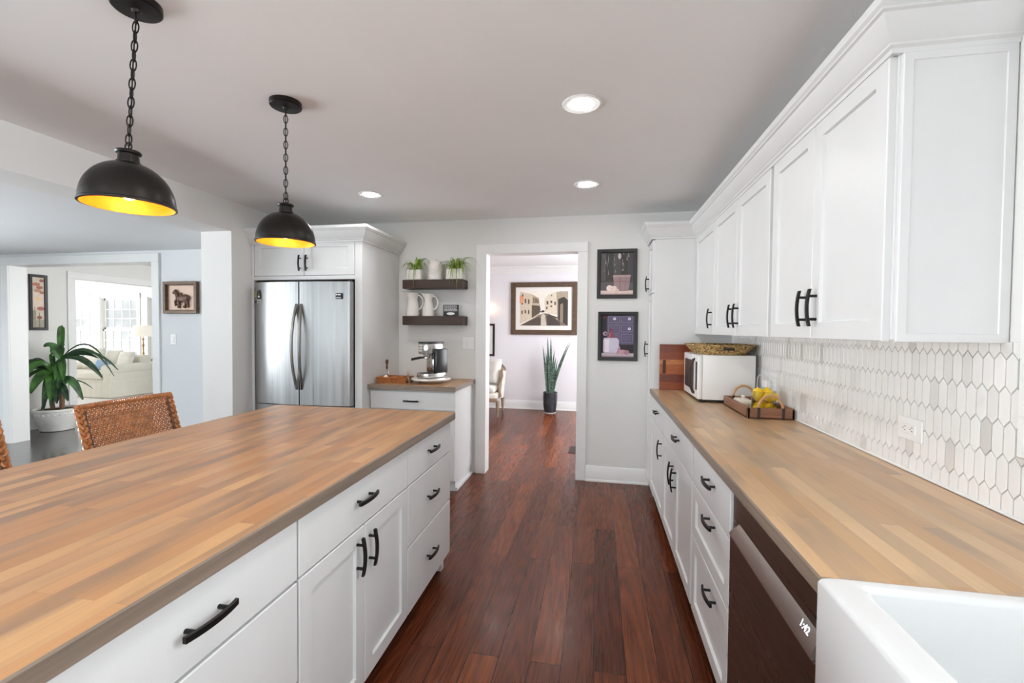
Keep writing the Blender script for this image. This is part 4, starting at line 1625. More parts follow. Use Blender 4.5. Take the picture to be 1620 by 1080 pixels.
# wooden tray with cane handles
t = thing('serving_tray', 'dark wood serving tray with two rattan handles', 'tray', (.94, 2.92, CT))
a0, a1, b0, b1 = .820, 1.060, 2.685, 3.170
tr = MB()
tr.box(a0, a1, b0, b1, CT + .0008, CT + .012, .002)
tr.box(a0, a0 + .016, b0, b1, CT + .001, CT + .062, .004)
tr.box(a1 - .016, a1, b0, b1, CT + .001, CT + .062, .004)
tr.box(a0, a1, b0, b0 + .016, CT + .001, CT + .062, .004)
tr.box(a0, a1, b1 - .016, b1, CT + .001, CT + .062, .004)
build('body', tr, 'walnut_tray', t)
for yy, sg in ((b0 + .008, -1), (b1 - .008, 1)):
    pts = [(.94 + .062 * math.cos(a), yy, CT + .058 + .072 * math.sin(a)) for a in [PI * i / 18 for i in range(19)]]
    h = build('handle', MB().tube(pts, .0075, 10), 'rattan', t)
    st = MB()
    for x in (.878, 1.002):
        st.box(x - .008, x + .008, yy - .0095, yy + .0095, CT + .002, CT + .0645, .0015)
    build('strap', st, 'leather', h)
# butter dish
t = thing('butter_dish', 'cream ceramic butter dish with a knobbed lid in the wood tray', 'butter dish', (.895, 3.02, CT + .012))
build('base', MB().box(.845, .945, 2.94, 3.10, CT + .0125, CT + .022, .004, 0, 2), 'cream_ceramic', t)
build('lid', MB().box(.851, .939, 2.948, 3.092, CT + .0222, CT + .066, .020, 0, 4), 'cream_ceramic', t, angle=60)
build('knob', MB().lathe([(.006, 0), (.006, .006), (.012, .012), (.012, .017), (.006, .021), (.001, .022)], (.895, 3.02, CT + .0655), 16), 'cream_ceramic', t)
# lemon jar
JX, JY, JZ = .955, 2.845, CT + .0125
t = thing('glass_jar', 'round clear glass jar filled with lemons in the wood tray', 'jar', (JX, JY, JZ))
build('jar_wall', MB().lathe([(.060, 0), (.064, .004), (.064, .120), (.0655, .124), (.0635, .126), (.0615, .122), (.0615, .006), (.001, .005)], (JX, JY, JZ), 40), 'glass', t)
lem = MB()
prf = [(.001, -.041), (.006, -.040), (.016, -.034), (.026, -.022), (.031, -.006), (.031, .008), (.026, .022), (.016, .033), (.007, .038), (.004, .041), (.001, .042)]
lem.lathe(prf, (0, 0, 0), 20)
spots = [(-.031, -.014, .030, (1.57, 0, .2), 'bottom left in the jar'), (.029, -.016, .030, (1.57, 0, -.2), 'bottom right in the jar'), (.0, .033, .031, (1.57, 0, 1.57), 'at the back of the jar bottom'),
         (-.031, .004, .104, (.0, .0, .3), 'upright on the left of the jar'), (.029, -.027, .096, (1.57, 0, 1.5), 'on top at the front of the jar'), (.026, .030, .104, (0, 0, 2.6), 'on top at the back of the jar')]
L0 = None
for dx, dy, dz, ro, where in spots:
    lab = 'yellow lemon ' + where
    if L0 is None:
        L0 = build('lemon', lem, 'lemon', None)
        o = L0
    else:
        o = L0.copy()
        COL.objects.link(o)
    o.location = (JX + dx, JY + dy, JZ + dz)
    o.rotation_euler = ro
    tag(o, lab, 'lemon', 'lemons in the glass jar')

# ------------------------------------------------------------------ pictures
def picture(name, label, o, U, Nn, w, h, fw, shapes, fmat='frame_black', mat_w=0.0, depth=.022, cat='picture', group=None, fd=None):
    """o: lower corner on the wall; shapes: list of (rgb, polygon in 0..1 coordinates)"""
    o, U, Nn = Vector(o), Vector(U), Vector(Nn)
    t = thing(name, label, cat, tuple(o + U * w / 2), group=group)
    f = MB()
    rs = []
    for ins, d in ((0, .001), (0, depth - .003), (.003, depth), (fw * .75, depth - .002), (fw, depth - .008), (fw, .004)):
        rs.append([o + U * a + Z * b + Nn * d for a, b in ((ins, ins), (w - ins, ins), (w - ins, h - ins), (ins, h - ins))])
    vs_ = [p for r in rs for p in r]
    fs = []
    for k in range(len(rs)):
        q = (k + 1) % len(rs)
        for j in range(4):
            fs.append((k * 4 + j, k * 4 + (j + 1) % 4, q * 4 + (j + 1) % 4, q * 4 + j))
    f.add(vs_, fs)
    build('frame', f, fmat, t)
    if mat_w:
        mb = MB().obox(o + U * w / 2 + Z * h / 2 + Nn * .0065, U, Nn, Z, w / 2 - fw + .001, .0015, h / 2 - fw + .001)
        build('mat', mb, 'mat_board', t)
    i = fw + mat_w
    iw_, ih = w - 2 * i, h - 2 * i
    p0 = o + U * i + Z * i
    c = MB()
    mats, base = [], .0086 if mat_w else .006
    e = 0 if mat_w else .001
    for k, (rgb, poly) in enumerate(shapes):
        mtl = flat(rgb)
        if mtl not in mats:
            mats.append(mtl)
        d = base + k * .00012
        pts = [p0 + U * (p[0] * iw_) + Z * (p[1] * ih) + Nn * d for p in poly]
        c.add(pts, [tuple(range(len(pts)))], mats.index(mtl))
    build('artwork', c, mats, t, smooth=False, fixn=False)
    return t


def R_(x0, y0, x1, y1):
    return [(x0, y0), (x1, y0), (x1, y1), (x0, y1)]


def E_(cx, cy, rx, ry, n=20):
    return [(cx + rx * math.cos(2 * PI * i / n), cy + ry * math.sin(2 * PI * i / n)) for i in range(n)]


FULL = R_(0, 0, 1, 1)
rnd = random.Random(21)
sh = [((66, 62, 62), FULL), ((88, 84, 84), R_(0, 0, .16, 1)), ((58, 54, 54), R_(.16, .1, .18, 1)), ((84, 80, 80), R_(.38, .1, .62, 1)), ((52, 48, 48), R_(.36, .1, .385, 1)), ((52, 48, 48), R_(.68, .1, .70, 1)), ((78, 74, 75), R_(.84, .1, 1, 1))]
for k in range(26):
    x = rnd.choice([.12, .2, .38, .42, .66, .72, .82]) + rnd.uniform(-.03, .03)
    y = rnd.uniform(.45, .95)
    sh.append(((168, 158, 160), [(x, y), (x + rnd.uniform(.008, .03), y + rnd.uniform(0, .05)), (x + .006, y + rnd.uniform(.04, .16))]))
sh += [((206, 194, 190), E_(.58, .92, .05, .07, 12)), ((40, 36, 38), R_(0, .0, 1, .10)), ((98, 92, 92), R_(0, .10, 1, .34)), ((72, 66, 66), R_(0, .30, 1, .34)),
       ((226, 204, 196), R_(0, .02, 1, .10)), ((160, 138, 134), R_(0, 0, 1, .025)),
       ((158, 132, 134), [(.44, .09), (.86, .09), (.93, .47), (.38, .47)]), ((176, 150, 150), [(.385, .42), (.925, .42), (.93, .47), (.38, .47)]), ((148, 114, 118), [(.42, .30), (.90, .30), (.905, .33), (.415, .33)]),
       ((120, 90, 94), [(.60, .09), (.615, .09), (.60, .42), (.585, .42)]), ((136, 104, 108), [(.75, .09), (.765, .09), (.80, .42), (.785, .42)]),
       ((244, 224, 216), E_(.28, .155, .10, .075)), ((236, 214, 204), E_(.42, .145, .09, .07)), ((224, 196, 188), E_(.52, .10, .06, .04))]
picture('framed_picture', 'black-framed picture of a wooden bucket with eggs, upper of two', (-.013, YB, 1.688), X, -Y, .355, .447, .034, sh, group=None)
sh = [((48, 40, 52), FULL), ((96, 86, 110), R_(.16, .22, 1, 1)), ((36, 30, 38), R_(0, .1, .16, 1)), ((74, 40, 46), R_(.02, .92, .18, 1))]
for (x0, y0, x1, y1) in ((.20, .82, .56, .98), (.60, .82, .98, .98), (.20, .55, .56, .78), (.60, .60, .98, .78), (.60, .34, .98, .56), (.20, .32, .56, .52)):
    sh += [((122, 112, 138), R_(x0, y0, x1, y1)), ((84, 74, 96), R_(x0 + .03, y0 + .025, x1 - .03, y1 - .025)), ((104, 94, 120), R_(x0 + .05, y0 + .04, x1 - .05, y1 - .04))]
for (x, y) in ((.40, .92), (.86, .92), (.86, .68)):
    sh += [((238, 234, 240), E_(x, y, .045, .032)), ((120, 104, 140), E_(x, y, .018, .013))]
sh += [((44, 34, 44), R_(.40, .12, 1, .30)), ((196, 178, 186), R_(0, 0, 1, .095)), ((150, 130, 142), R_(0, 0, 1, .03)),
       ((206, 196, 216), [(.08, .10), (.48, .10), (.54, .24), (.54, .40), (.48, .46), (.08, .46), (.05, .40), (.05, .14)]), ((234, 226, 236), [(.10, .12), (.22, .12), (.24, .42), (.10, .42)]),
       ((140, 72, 88), [(.16, .46), (.44, .46), (.36, .58), (.33, .66), (.26, .66), (.24, .58)]), ((112, 52, 66), E_(.30, .66, .045, .02)), ((176, 110, 120), [(.20, .47), (.26, .47), (.28, .58), (.26, .58)]),
       ((198, 160, 172), E_(.11, .56, .07, .05)), ((96, 86, 110), E_(.12, .56, .045, .03)),
       ((176, 138, 150), [(.46, .08), (.62, .08), (.58, .24), (.55, .29)]), ((196, 152, 160), E_(.66, .12, .12, .06)), ((164, 122, 136), E_(.78, .115, .09, .055))]
picture('framed_picture', 'black-framed purple picture of a stoneware jug, lower of two', (.003, YB, 1.121), X, -Y, .353, .447, .034, sh)

# canal photograph in the foyer
rnd = random.Random(4)
sh = [((232, 226, 214), FULL), ((206, 192, 170), [(0, 0), (0, 1), (.26, .92), (.40, .80), (.44, .40), (.40, .30), (0, .05)]), ((188, 170, 146), [(.26, .25), (.26, .92), (.40, .80), (.44, .40), (.40, .30)]),
      ((92, 78, 66), [(.25, .60), (.42, .58), (.44, .44), (.40, .36), (.25, .22)]), ((214, 202, 182), [(.52, .42), (.52, .80), (.60, .92), (.78, 1), (.80, .30), (.60, .36)]),
      ((170, 156, 136), [(.78, .2), (.76, .98), (.84, 1), (1, 1), (1, .1)]), ((60, 52, 46), [(.80, .1), (.80, .78), (.92, .84), (1, .74), (1, 0), (.88, 0)]), ((140, 126, 108), [(.84, .10), (.84, .62), (.90, .66), (.90, .06)]),
      ((120, 108, 96), [(0, 0), (.42, .32), (.50, .36), (.62, .34), (.86, .12), (1, 0)]), ((198, 188, 172), [(.44, 0), (.45, .30), (.50, .35), (.53, .30), (.56, 0)]), ((84, 74, 66), [(0, 0), (.40, .26), (.44, .2), (.44, 0)]), ((74, 66, 60), [(.58, 0), (.56, .30), (.64, .30), (.84, .10), (.84, 0)])]
for (x, y, w, h) in ((.03, .62, .03, .12), (.10, .66, .03, .13), (.17, .64, .03, .13), (.03, .34, .03, .10), (.10, .36, .03, .10), (.17, .34, .03, .12), (.04, .84, .03, .08), (.28, .66, .02, .16), (.31, .66, .02, .15), (.34, .66, .02, .14), (.37, .65, .02, .12),
                     (.56, .62, .035, .10), (.64, .66, .035, .07), (.64, .54, .035, .05), (.55, .48, .03, .08), (.65, .86, .02, .04), (.72, .60, .03, .10)):
    sh.append(((96, 78, 64), R_(x, y, x + w, y + h)))
sh += [((58, 50, 46), E_(.47, .42, .05, .035, 10)), ((228, 222, 212), E_(.445, .44, .022, .02, 8)), ((70, 60, 54), [(.50, .38), (.68, .30), (.84, .22), (.84, .18), (.66, .27)]), ((226, 150, 110), [(.0, .66), (.06, .66), (.08, .84), (.0, .9)])]
picture('framed_picture', 'large framed canal photograph on the foyer wall above the snake plant', (-1.509, FY, 1.312), X, -Y, 1.160, .915, .085, sh, 'frame_brown', .075, .035)
sh = [((222, 220, 214), FULL), ((120, 124, 128), [(.62, .1), (.9, .1), (.84, .9), (.70, .8)]), ((64, 66, 70), [(.7, .3), (.8, .3), (.78, .7), (.72, .7)])]
picture('framed_picture', 'dark-framed picture partly hidden by the left door casing', (-2.30, FY, .924), X, -Y, .500, .576, .035, sh, 'frame_black', .05, .025)

# tall picture in the hall
sh = [((206, 196, 178), FULL), ((226, 206, 190), R_(0, .38, 1, .70)), ((168, 160, 142), R_(0, 0, 1, .16)), ((128, 132, 108), [(.15, .0), (.22, .0), (.24, .42), (.18, .42)]), ((108, 116, 92), [(.55, 0), (.62, 0), (.60, .30), (.54, .30)]), ((150, 146, 122), R_(0, .16, .30, .34)),
      ((186, 116, 96), E_(.35, .86, .34, .035)), ((170, 104, 88), E_(.62, .80, .30, .03)), ((196, 146, 116), E_(.46, .74, .30, .035)), ((178, 120, 98), E_(.80, .70, .2, .03)), ((176, 104, 92), E_(.70, .38, .32, .04)), ((142, 86, 82), E_(.58, .20, .22, .035)), ((246, 196, 130), E_(.5, .57, .16, .03)), ((164, 96, 88), E_(.8, .94, .2, .03))]
picture('framed_picture', 'tall narrow framed flower picture on the hall wall above the potted plant', (HX, 4.712, 1.335), Y, X, .204, .750, .036, sh, 'frame_black')

# horse relief in a shadow box
t = thing('shadow_box', 'bronze-framed shadow box with a horse figure on the dining wall', 'picture', (-4.39, DY, 1.54))
x0, x1, z0, z1 = -4.606, -4.178, 1.540, 1.881
f = MB()
D = .045
for (a, b, c, d) in ((x0, x1, z0, z0 + .032), (x0, x1, z1 - .032, z1), (x0, x0 + .036, z0 + .03, z1 - .03), (x1 - .036, x1, z0 + .03, z1 - .03)):
    f.box(a, b, DY - D, DY - .001, c, d, .004)
for (a, b, c, d) in ((x0 + .034, x1 - .034, z0 + .03, z0 + .040), (x0 + .034, x1 - .034, z1 - .040, z1 - .03), (x0 + .034, x0 + .044, z0 + .03, z1 - .03), (x1 - .044, x1 - .034, z0 + .03, z1 - .03)):
    f.box(a, b, DY - .028, DY - .001, c, d, .002)
build('frame', f, 'frame_brown', t)
build('backing', MB().box(x0 + .034, x1 - .034, DY - .012, DY - .001, z0 + .03, z1 - .03), 'horse_card', t)
hz = MB()
cx, cz, yy = -4.383, 1.690, DY - .026


def hp_(dx, dz, dy=0):
    return (cx + dx, yy + dy, cz + dz)


hz.ball(hp_(.010, .012), .050, 1.25, .28, .82, 20)
hz.ball(hp_(.052, .018), .040, 1.0, .32, .95, 18)
hz.ball(hp_(-.040, .020), .038, .9, .32, 1.05, 18)
hz.tube([hp_(-.040, .030), hp_(-.062, .062), hp_(-.078, .088)], [.028, .022, .016], 10, flat_=.6)
hz.tube([hp_(-.074, .096), hp_(-.092, .080), hp_(-.104, .062)], [.016, .014, .010], 10, flat_=.7)
hz.tube([hp_(-.072, .100), hp_(-.066, .112)], [.006, .002], 6)
for k in range(6):
    hz.ball(hp_(-.060 + k * .008, .092 - k * .010), .010, 1, .5, 1, 8)
hz.tube([hp_(-.052, 0), hp_(-.080, -.022), hp_(-.074, -.052)], [.016, .011, .009], 8)
hz.tube([hp_(-.074, -.050), hp_(-.066, -.064)], [.012, .014], 8)
hz.tube([hp_(-.034, -.010), hp_(-.026, -.046), hp_(-.026, -.076)], [.018, .012, .010], 8)
hz.tube([hp_(-.026, -.070), hp_(-.034, -.088)], [.012, .017], 8)
hz.tube([hp_(.044, -.004), hp_(.054, -.038), hp_(.046, -.074)], [.022, .013, .010], 8)
hz.tube([hp_(.046, -.068), hp_(.036, -.086)], [.012, .017], 8)
hz.tube([hp_(.062, -.002), hp_(.078, -.036), hp_(.082, -.070)], [.020, .012, .010], 8)
hz.tube([hp_(.082, -.066), hp_(.078, -.084)], [.012, .015], 8)
hz.tube([hp_(.086, .036), hp_(.100, .016), hp_(.098, -.016)], [.010, .009, .004], 8)
hz.ball(hp_(-.014, .058), .014, 1.2, .5, 1.1, 10)
hz.ball(hp_(.002, .066), .009, 1, .5, 1, 8)
build('horse_figure', hz, 'horse_bronze', t, angle=60)

# ------------------------------------------------------------------ pendants
def pendant(label, cx, cy, canx, cany, zr=1.795, first=None):
    t = thing('pendant_lamp', label, 'pendant lamp', (cx, cy, zr), group=None)
    build('canopy', MB().lathe([(.066, -.024), (.070, -.020), (.070, -.0005), (.001, -.0005)][::-1] + [(.066, -.024), (.014, -.026), (.010, -.034), (.001, -.034)], (canx, cany, ZC), 32), 'pendant_black', t)
    top = Vector((cx, cy, zr + .190))
    bot = Vector((canx, cany, ZC - .034))
    ch = MB()
    ring = [(top.x + .013 * math.cos(a), top.y + .0, top.z + .008 + .013 * math.sin(a)) for a in [2 * PI * i / 16 for i in range(16)]]
    ch.tube(ring, .0026, 6, True)
    s0 = top + Z * .016
    d = bot - s0
    n = max(3, int(d.length / .0295))
    for k in range(n):
        c = s0 + d * ((k + .5) / n)
        ax = d.normalized()
        ang = (k % 2) * PI / 2 + .5
        sd = Vector((math.cos(ang), math.sin(ang), 0))
        pts = []
        hl, hw = d.length / n * .5 + .0045, .0085
        for i in range(16):
            a = 2 * PI * i / 16
            pts.append(c + ax * (hl * math.sin(a)) + sd * (hw * math.cos(a)))
        ch.tube(pts, .0022, 6, True)
    build('chain', ch, 'pendant_black', t)
    build('cord', MB().tube([top + Z * .0 + sd * .003, s0 + d * .33 + sd * .004, s0 + d * .66 - sd * .003, bot], .0022, 6), 'pendant_black', t)
    out, inn = [], []
    r, hgt = .128, .130
    for i in range(15):
        a = (PI / 2) * i / 14 * .80
        out.append((r * math.cos(a) ** .92 if i else r, .008 + hgt * math.sin(a) / math.sin(PI / 2 * .8)))
    rim = [(r - .004, 0), (r + .003, .001), (r + .003, .007), (r, .010)]
    sh_ = build('shade', MB().lathe(rim + out[1:] + [(.034, .140), (.034, .146), (.001, .146)], (cx, cy, zr), 48, caps=(0, 0)), 'pendant_black', t)
    inn = [(max(q[0] - .004, .001), q[1] - .002) for q in out]
    lin = build('shade_lining', MB().lathe([(r - .0035, .0005)] + inn + [(.001, inn[-1][1])], (cx, cy, zr), 48, caps=(0, 0)), 'pendant_gold', sh_, fixn=False)
    lin['label'] = 'gold inside of the shade'
    build('cap', MB().lathe([(.036, .140), (.030, .146), (.028, .170), (.034, .173), (.036, .178), (.034, .182), (.020, .184), (.010, .190), (.001, .190)], (cx, cy, zr), 28), 'pendant_black', t)
    build('socket', MB().lathe([(.018, .085), (.018, .139), (.001, .139)], (cx, cy, zr), 16), 'pendant_black', t)
    build('bulb', MB().ball((cx, cy, zr + .052), .026, 1, 1, 1.2, 20), 'bulb', t)
    return t


pendant('black dome pendant lamp with gold inside hanging nearest over the island', -1.540, 1.250, -1.492, 1.243)
pendant('black dome pendant lamp hanging in front of the refrigerator cabinet', -1.452, 1.905, -1.450, 1.905)

# recessed downlights
DG = 'recessed ceiling lights'
for x, y, lab in ((-.088, 2.155, 'recessed ceiling light above the aisle nearest the camera'), (-.092, 3.33, 'recessed ceiling light above the aisle near the doorway'), (-1.775, 3.31, 'recessed ceiling light in front of the coffee shelves')):
    t = thing('recessed_light', lab, 'ceiling light', (x, y, ZC), group=DG)
    build('trim_ring', MB().lathe([(.058, -.002), (.085, -.006), (.090, -.003), (.090, -.0005), (.058, -.0005)], (x, y, ZC), 40, caps=(0, 0)), 'ceiling_paint', t)
    build('lens', MB().lathe([(.001, -.003), (.058, -.003), (.058, -.0012), (.001, -.0012)], (x, y, ZC), 32), 'downlight', t)
for x, y, lab in ((-.088, .95, 'added recessed fill light over the aisle behind the nearest visible one'), (-.09, -.6, 'added recessed fill light over the aisle behind the camera'), (-.09, -2.4, 'added recessed fill light near the made-up patio opening'),
                  (-1.775, -.6, 'added recessed fill light behind the island'), (-1.775, -2.4, 'added recessed fill light at the rear of the kitchen')):  # downlights out of view, added as even fill
    t = thing('recessed_light', lab, 'ceiling light', (x, y, ZC), group=DG)
    build('trim_ring', MB().lathe([(.058, -.002), (.085, -.006), (.090, -.003), (.090, -.0005), (.058, -.0005)], (x, y, ZC), 40, caps=(0, 0)), 'ceiling_paint', t)
    build('lens', MB().lathe([(.001, -.003), (.058, -.003), (.058, -.0012), (.001, -.0012)], (x, y, ZC), 32), 'downlight', t)
for x, y, lab in ((-1.25, 5.6, 'recessed foyer ceiling light at the left of the doorway view'), (-.45, 5.7, 'recessed foyer ceiling light at the right of the doorway view')):
    t = thing('recessed_light', lab, 'ceiling light', (x, y, 2.5), group='foyer ceiling lights')
    build('trim_ring', MB().lathe([(.050, -.002), (.075, -.006), (.078, -.0005), (.050, -.0005)], (x, y, 2.5), 32, caps=(0, 0)), 'ceiling_paint', t)
    build('lens', MB().lathe([(.001, -.003), (.050, -.003), (.050, -.0012), (.001, -.0012)], (x, y, 2.5), 24), 'downlight', t)

# ------------------------------------------------------------------ wicker stools
def wicker_chair(label, cy, group):
    cx = -2.45
    t = thing('wicker_chair', label, 'chair', (cx + .2, cy, 0), group=group)
    hw, zt, zb = .252, 1.004, .60
    lean = -.30           # the back leans away from the island

    def pt(s_, z, off=0.0):
        bulge = -.018 * (1 - (s_ / hw) ** 2)
        return Vector((cx - .005 + (z - .80) * lean + bulge + off, cy + s_, z))
    wf = MB()
    rods, strands = 22, 41
    zs = [zb + .012 + (zt - zb - .036) * r / (rods - 1) for r in range(rods)]
    for z in zs:
        wf.tube([pt(-hw + .02 + (2 * hw - .04) * i / 10, z) for i in range(11)], .0034, 6)
    for k in range(strands):
        s_ = -hw + .030 + (2 * hw - .060) * k / (strands - 1)
        pts = []
        for i in range((rods - 1) * 2 + 1):
            r, half = divmod(i, 2)
            z = zs[r] if not half else (zs[r] + zs[r + 1]) / 2
            sg = 1 if (r + k) % 2 else -1
            pts.append(pt(s_ + (.0026 if half and (r % 2) else -.0026 if half else 0), z, 0 if half else .0066 * sg))
        wf.tube(pts, .0042, 6)
    build('back', wf, 'wicker', t)
    # plaited border down the sides, wrapped rail along the top
    br = MB()
    kk = 44
    for sg in (-1, 1):
        for ph in range(3):
            q = []
            for i in range(kk + 1):
                a = i * .62 + ph * 2 * PI / 3
                q.append(pt(sg * (hw - .012), zb + (zt - zb - .012) * i / kk) + Vector((1, 0, lean)) * (.0085 * math.sin(2 * a)) + Y * (.013 * math.sin(a)))
            br.tube(q, .0075, 6)
    br.tube([pt(-hw + (2 * hw) * i / 20, zt - .010) for i in range(21)], .0115, 10)
    for ph in range(2):
        br.tube([pt(-hw + (2 * hw) * i / 150, zt - .010) + Vector((math.cos(i * .9 + ph * PI) * .0105, 0, math.sin(i * .9 + ph * PI) * .0105)) for i in range(151)], .0040, 5)
    build('border', br, 'wicker', t)
    build('seat', MB().box(cx + .0, cx + .46, cy - .25, cy + .25, .56, .62, .02, 0, 3), 'wicker', t)
    for sx, sy in ((.02, -1), (.02, 1), (.43, -1), (.43, 1)):
        build('leg', MB().box(cx + sx - .018, cx + sx + .018, cy + sy * .215 - .018, cy + sy * .215 + .018, 0, .562, .004), 'chair_wood', t)
    for sy in (-1, 1):
        build('back_post', MB().tube([pt(sy * (hw - .03), .55) + Vector((.02, 0, 0)), pt(sy * (hw - .03), .8), pt(sy * (hw - .03), zt - .03)], .011, 8), 'chair_wood', t)
    for sy in (-1, 1):
        build('stretcher', MB().box(cx + .02, cx + .43, cy + sy * .215 - .007, cy + sy * .215 + .007, .22, .25), 'chair_wood', t)
    return t


s1 = wicker_chair('brown wicker island chair whose full back shows above the worktop', 2.018, 'wicker chairs along the island')
dup(s1, (s1.location.x, s1.location.y - .795, 0), 'brown wicker island chair mostly cut off at the left frame edge', 'wicker chairs along the island')

# ------------------------------------------------------------------ dracaena in the hall
PX, PY = -7.13, 4.80
t = thing('potted_dracaena', 'tall leafy green plant in a white pot beside the hall wall', 'plant', (PX, PY, 0))
build('saucer', MB().lathe([(.15, .001), (.165, .006), (.175, .03), (.168, .03), (.155, .012), (.001, .010)], (PX, PY, 0), 36), 'terracotta_white', t)
build('pot', MB().lathe([(.135, .012), (.150, .02), (.190, .10), (.222, .20), (.232, .262), (.244, .268), (.246, .292), (.236, .297), (.222, .290), (.214, .262)], (PX, PY, 0), 44, caps=(1, 0)), 'terracotta_white', t)
dots = MB()
for k in range(26):
    a = 2 * PI * k / 26
    dots.ball((PX + .229 * math.cos(a), PY + .229 * math.sin(a), .225), .011, 1, 1, 1, 8)
build('bead_band', dots, 'terracotta_white', t)
build('soil', MB().lathe([(.222, .272), (.10, .280), (.001, .282)], (PX, PY, 0), 24), 'soil', t)
canes = MB()
CN = [((-.05, -.02), (-.06, -.03, .50)), ((.05, .02), (.04, .0, .62)), ((.01, .05), (.0, .06, .80))]
for (bx0, by0), (tx_, ty_, tz) in CN:
    canes.tube([(PX + bx0, PY + by0, .27), (PX + (bx0 + tx_) / 2 + .01, PY + (by0 + ty_) / 2, .27 + (tz - .27) * .5), (PX + tx_, PY + ty_, tz)], [.026, .023, .018], 10)
build('cane', canes, 'stem_brown', t)
rnd = random.Random(8)
vU = Vector((math.cos(TH + .75), math.sin(TH + .75), 0))     # roughly across the view from the kitchen


def big_leaf(mb, base, dx, dz, droop, L, w, depth=0.0, mat=0):
    b = Vector(base)
    pts, ws = [], []
    k = 12
    for i in range(k + 1):
        q = i / k
        p = b + vU * (dx * q) + Vector((.6, -.8, 0)) * (depth * q) + Z * (dz * math.sin(q * PI / 2 * 1.1) - droop * q * q)
        pts.append(p)
        ws.append(w * (math.sin(PI * min(1, (q * .93 + .05))) ** .7) + .004)
    mb.leaf(pts, ws, up=(.45, -.6, .65), fold=.35, mat=mat)


fl = MB()
B0 = (PX, PY + .05, .95)
B1 = (PX - .05, PY, .78)
B2 = (PX + .04, PY - .02, .62)
canes2 = [
    (B0, .02, .44, .0, .080, 0, 0), (B0, -.13, .22, .05, .115, .1, 0), (B0, .05, .20, .02, .07, .05, 0), (B0, .04, -.08, .30, .105, .2, 0), (B0, .09, .02, .30, .08, .18, 0),
    (B0, .52, .42, .50, .022, .05, 1), (B0, .60, .36, .62, .026, .08, 1), (B0, .62, .24, .42, .040, -.02, 1), (B0, .46, .22, .22, .030, .1, 1), (B0, .40, .12, .12, .050, .0, 1), (B0, .44, .10, .38, .085, .0, 1), (B0, .30, .06, .10, .03, .1, 1),
    (B1, -.36, .26, .26, .095, .05, 1), (B1, -.47, .20, .40, .075, .08, 1), (B1, -.42, .14, .52, .055, .1, 1), (B1, -.22, .26, .34, .10, .2, 0), (B1, -.14, .05, .30, .125, .24, 0), (B1, -.30, .22, .20, .020, .0, 1), (B1, -.25, .30, .20, .016, .05, 1),
    (B1, .05, .04, .40, .115, .25, 0), (B1, -.04, .02, .52, .085, .2, 0), (B1, .02, .26, .02, .06, .1, 0),
    (B2, .30, .20, .42, .095, .12, 0), (B2, .16, .0, .22, .085, .16, 1), (B2, .06, -.02, .22, .08, .2, 1), (B2, -.02, -.02, .26, .07, .15, 1), (B2, -.12, -.02, .30, .05, .12, 1), (B2, .12, .10, .10, .07, .1, 1), (B2, .40, .12, .20, .016, .1, 1), (B2, .0, .10, .06, .06, .1, 1),
]
for b, dx, dz, drp, w, dep, mt in canes2:
    big_leaf(fl, b, dx * .93, dz, drp, 0, w, dep, mt)
build('foliage', fl, ['leaf_dracaena', 'leaf_dark'], t, fixn=False)

# ------------------------------------------------------------------ living room
SX1, SX0, SY0, SY1 = -9.20, -10.85, 7.08, 8.02
t = thing('sofa', 'cream slipcovered sofa under the living room windows', 'sofa', ((SX0 + SX1) / 2, (SY0 + SY1) / 2, 0))


def skirt():
    mb = MB()
    pts = []
    path = [(SX0, SY1), (SX0, SY0), (SX1, SY0), (SX1, SY1)]
    k = 0
    for i in range(3):
        a, b = Vector(path[i]), Vector(path[i + 1])
        n = int((b - a).length / .04)
        for j in range(n):
            p = a + (b - a) * j / n
            d = (b - a).normalized()
            nn = Vector((d.y, -d.x))
            pl = .010 * math.sin(k * 1.9) * (1 if i != 2 else .4)
            if i == 1 and abs((p.x - (SX0 + SX1) / 2)) < .03:
                pl = -.03
            pts.append(p + nn * pl)
            k += 1
    pts.append(Vector(path[-1]))
    n = len(pts)
    vs_ = []
    for p in pts:
        c = Vector(((SX0 + SX1) / 2, (SY0 + SY1) / 2))
        vs_.append((p.x + (p.x - c.x) * .015, p.y + (p.y - c.y) * .03, .012))
    for p in pts:
        vs_.append((p.x, p.y, .30))
    c = Vector(((SX0 + SX1) / 2, (SY0 + SY1) / 2))
    fs = [(i, i + 1, n + i + 1, n + i) for i in range(n - 1)] + [(n - 1, 0, n, 2 * n - 1), tuple(range(n, 2 * n)), tuple(range(n - 1, -1, -1))]
    return mb.add(vs_, fs)


build('skirt', skirt(), 'slip_cream', t, angle=60)
build('frame', MB().box(SX0, SX1, SY0 + .02, SY1, .27, .36, .02, 0, 2), 'slip_cream', t)
for x in (SX1 - .11, SX0 + .11):
    am = MB()
    am.box(x - .10, x + .10, SY0, SY1 - .04, .28, .56, .03, 0, 3)
    prof = []
    for i in range(24):
        a = 2 * PI * i / 24
        prof.append((x + .125 * math.cos(a), .55 + .105 * math.sin(a)))
    am.prism(prof, (0, SY0 - .012, 0), X, Z, Y, SY1 - SY0 - .02)
    build('arm', am, 'slip_cream', t, angle=40)
for k in range(2):
    x0 = SX0 + .23 + k * .597
    build('seat_cushion', MB().box(x0, x0 + .590, SY0 - .02, SY1 - .22, .36, .50, .045, 0, 4), 'slip_cream', t, angle=60)
build('back', MB().box(SX0 + .12, SX1 - .12, SY1 - .24, SY1, .36, .80, .07, 0, 4), 'slip_cream', t, angle=60)


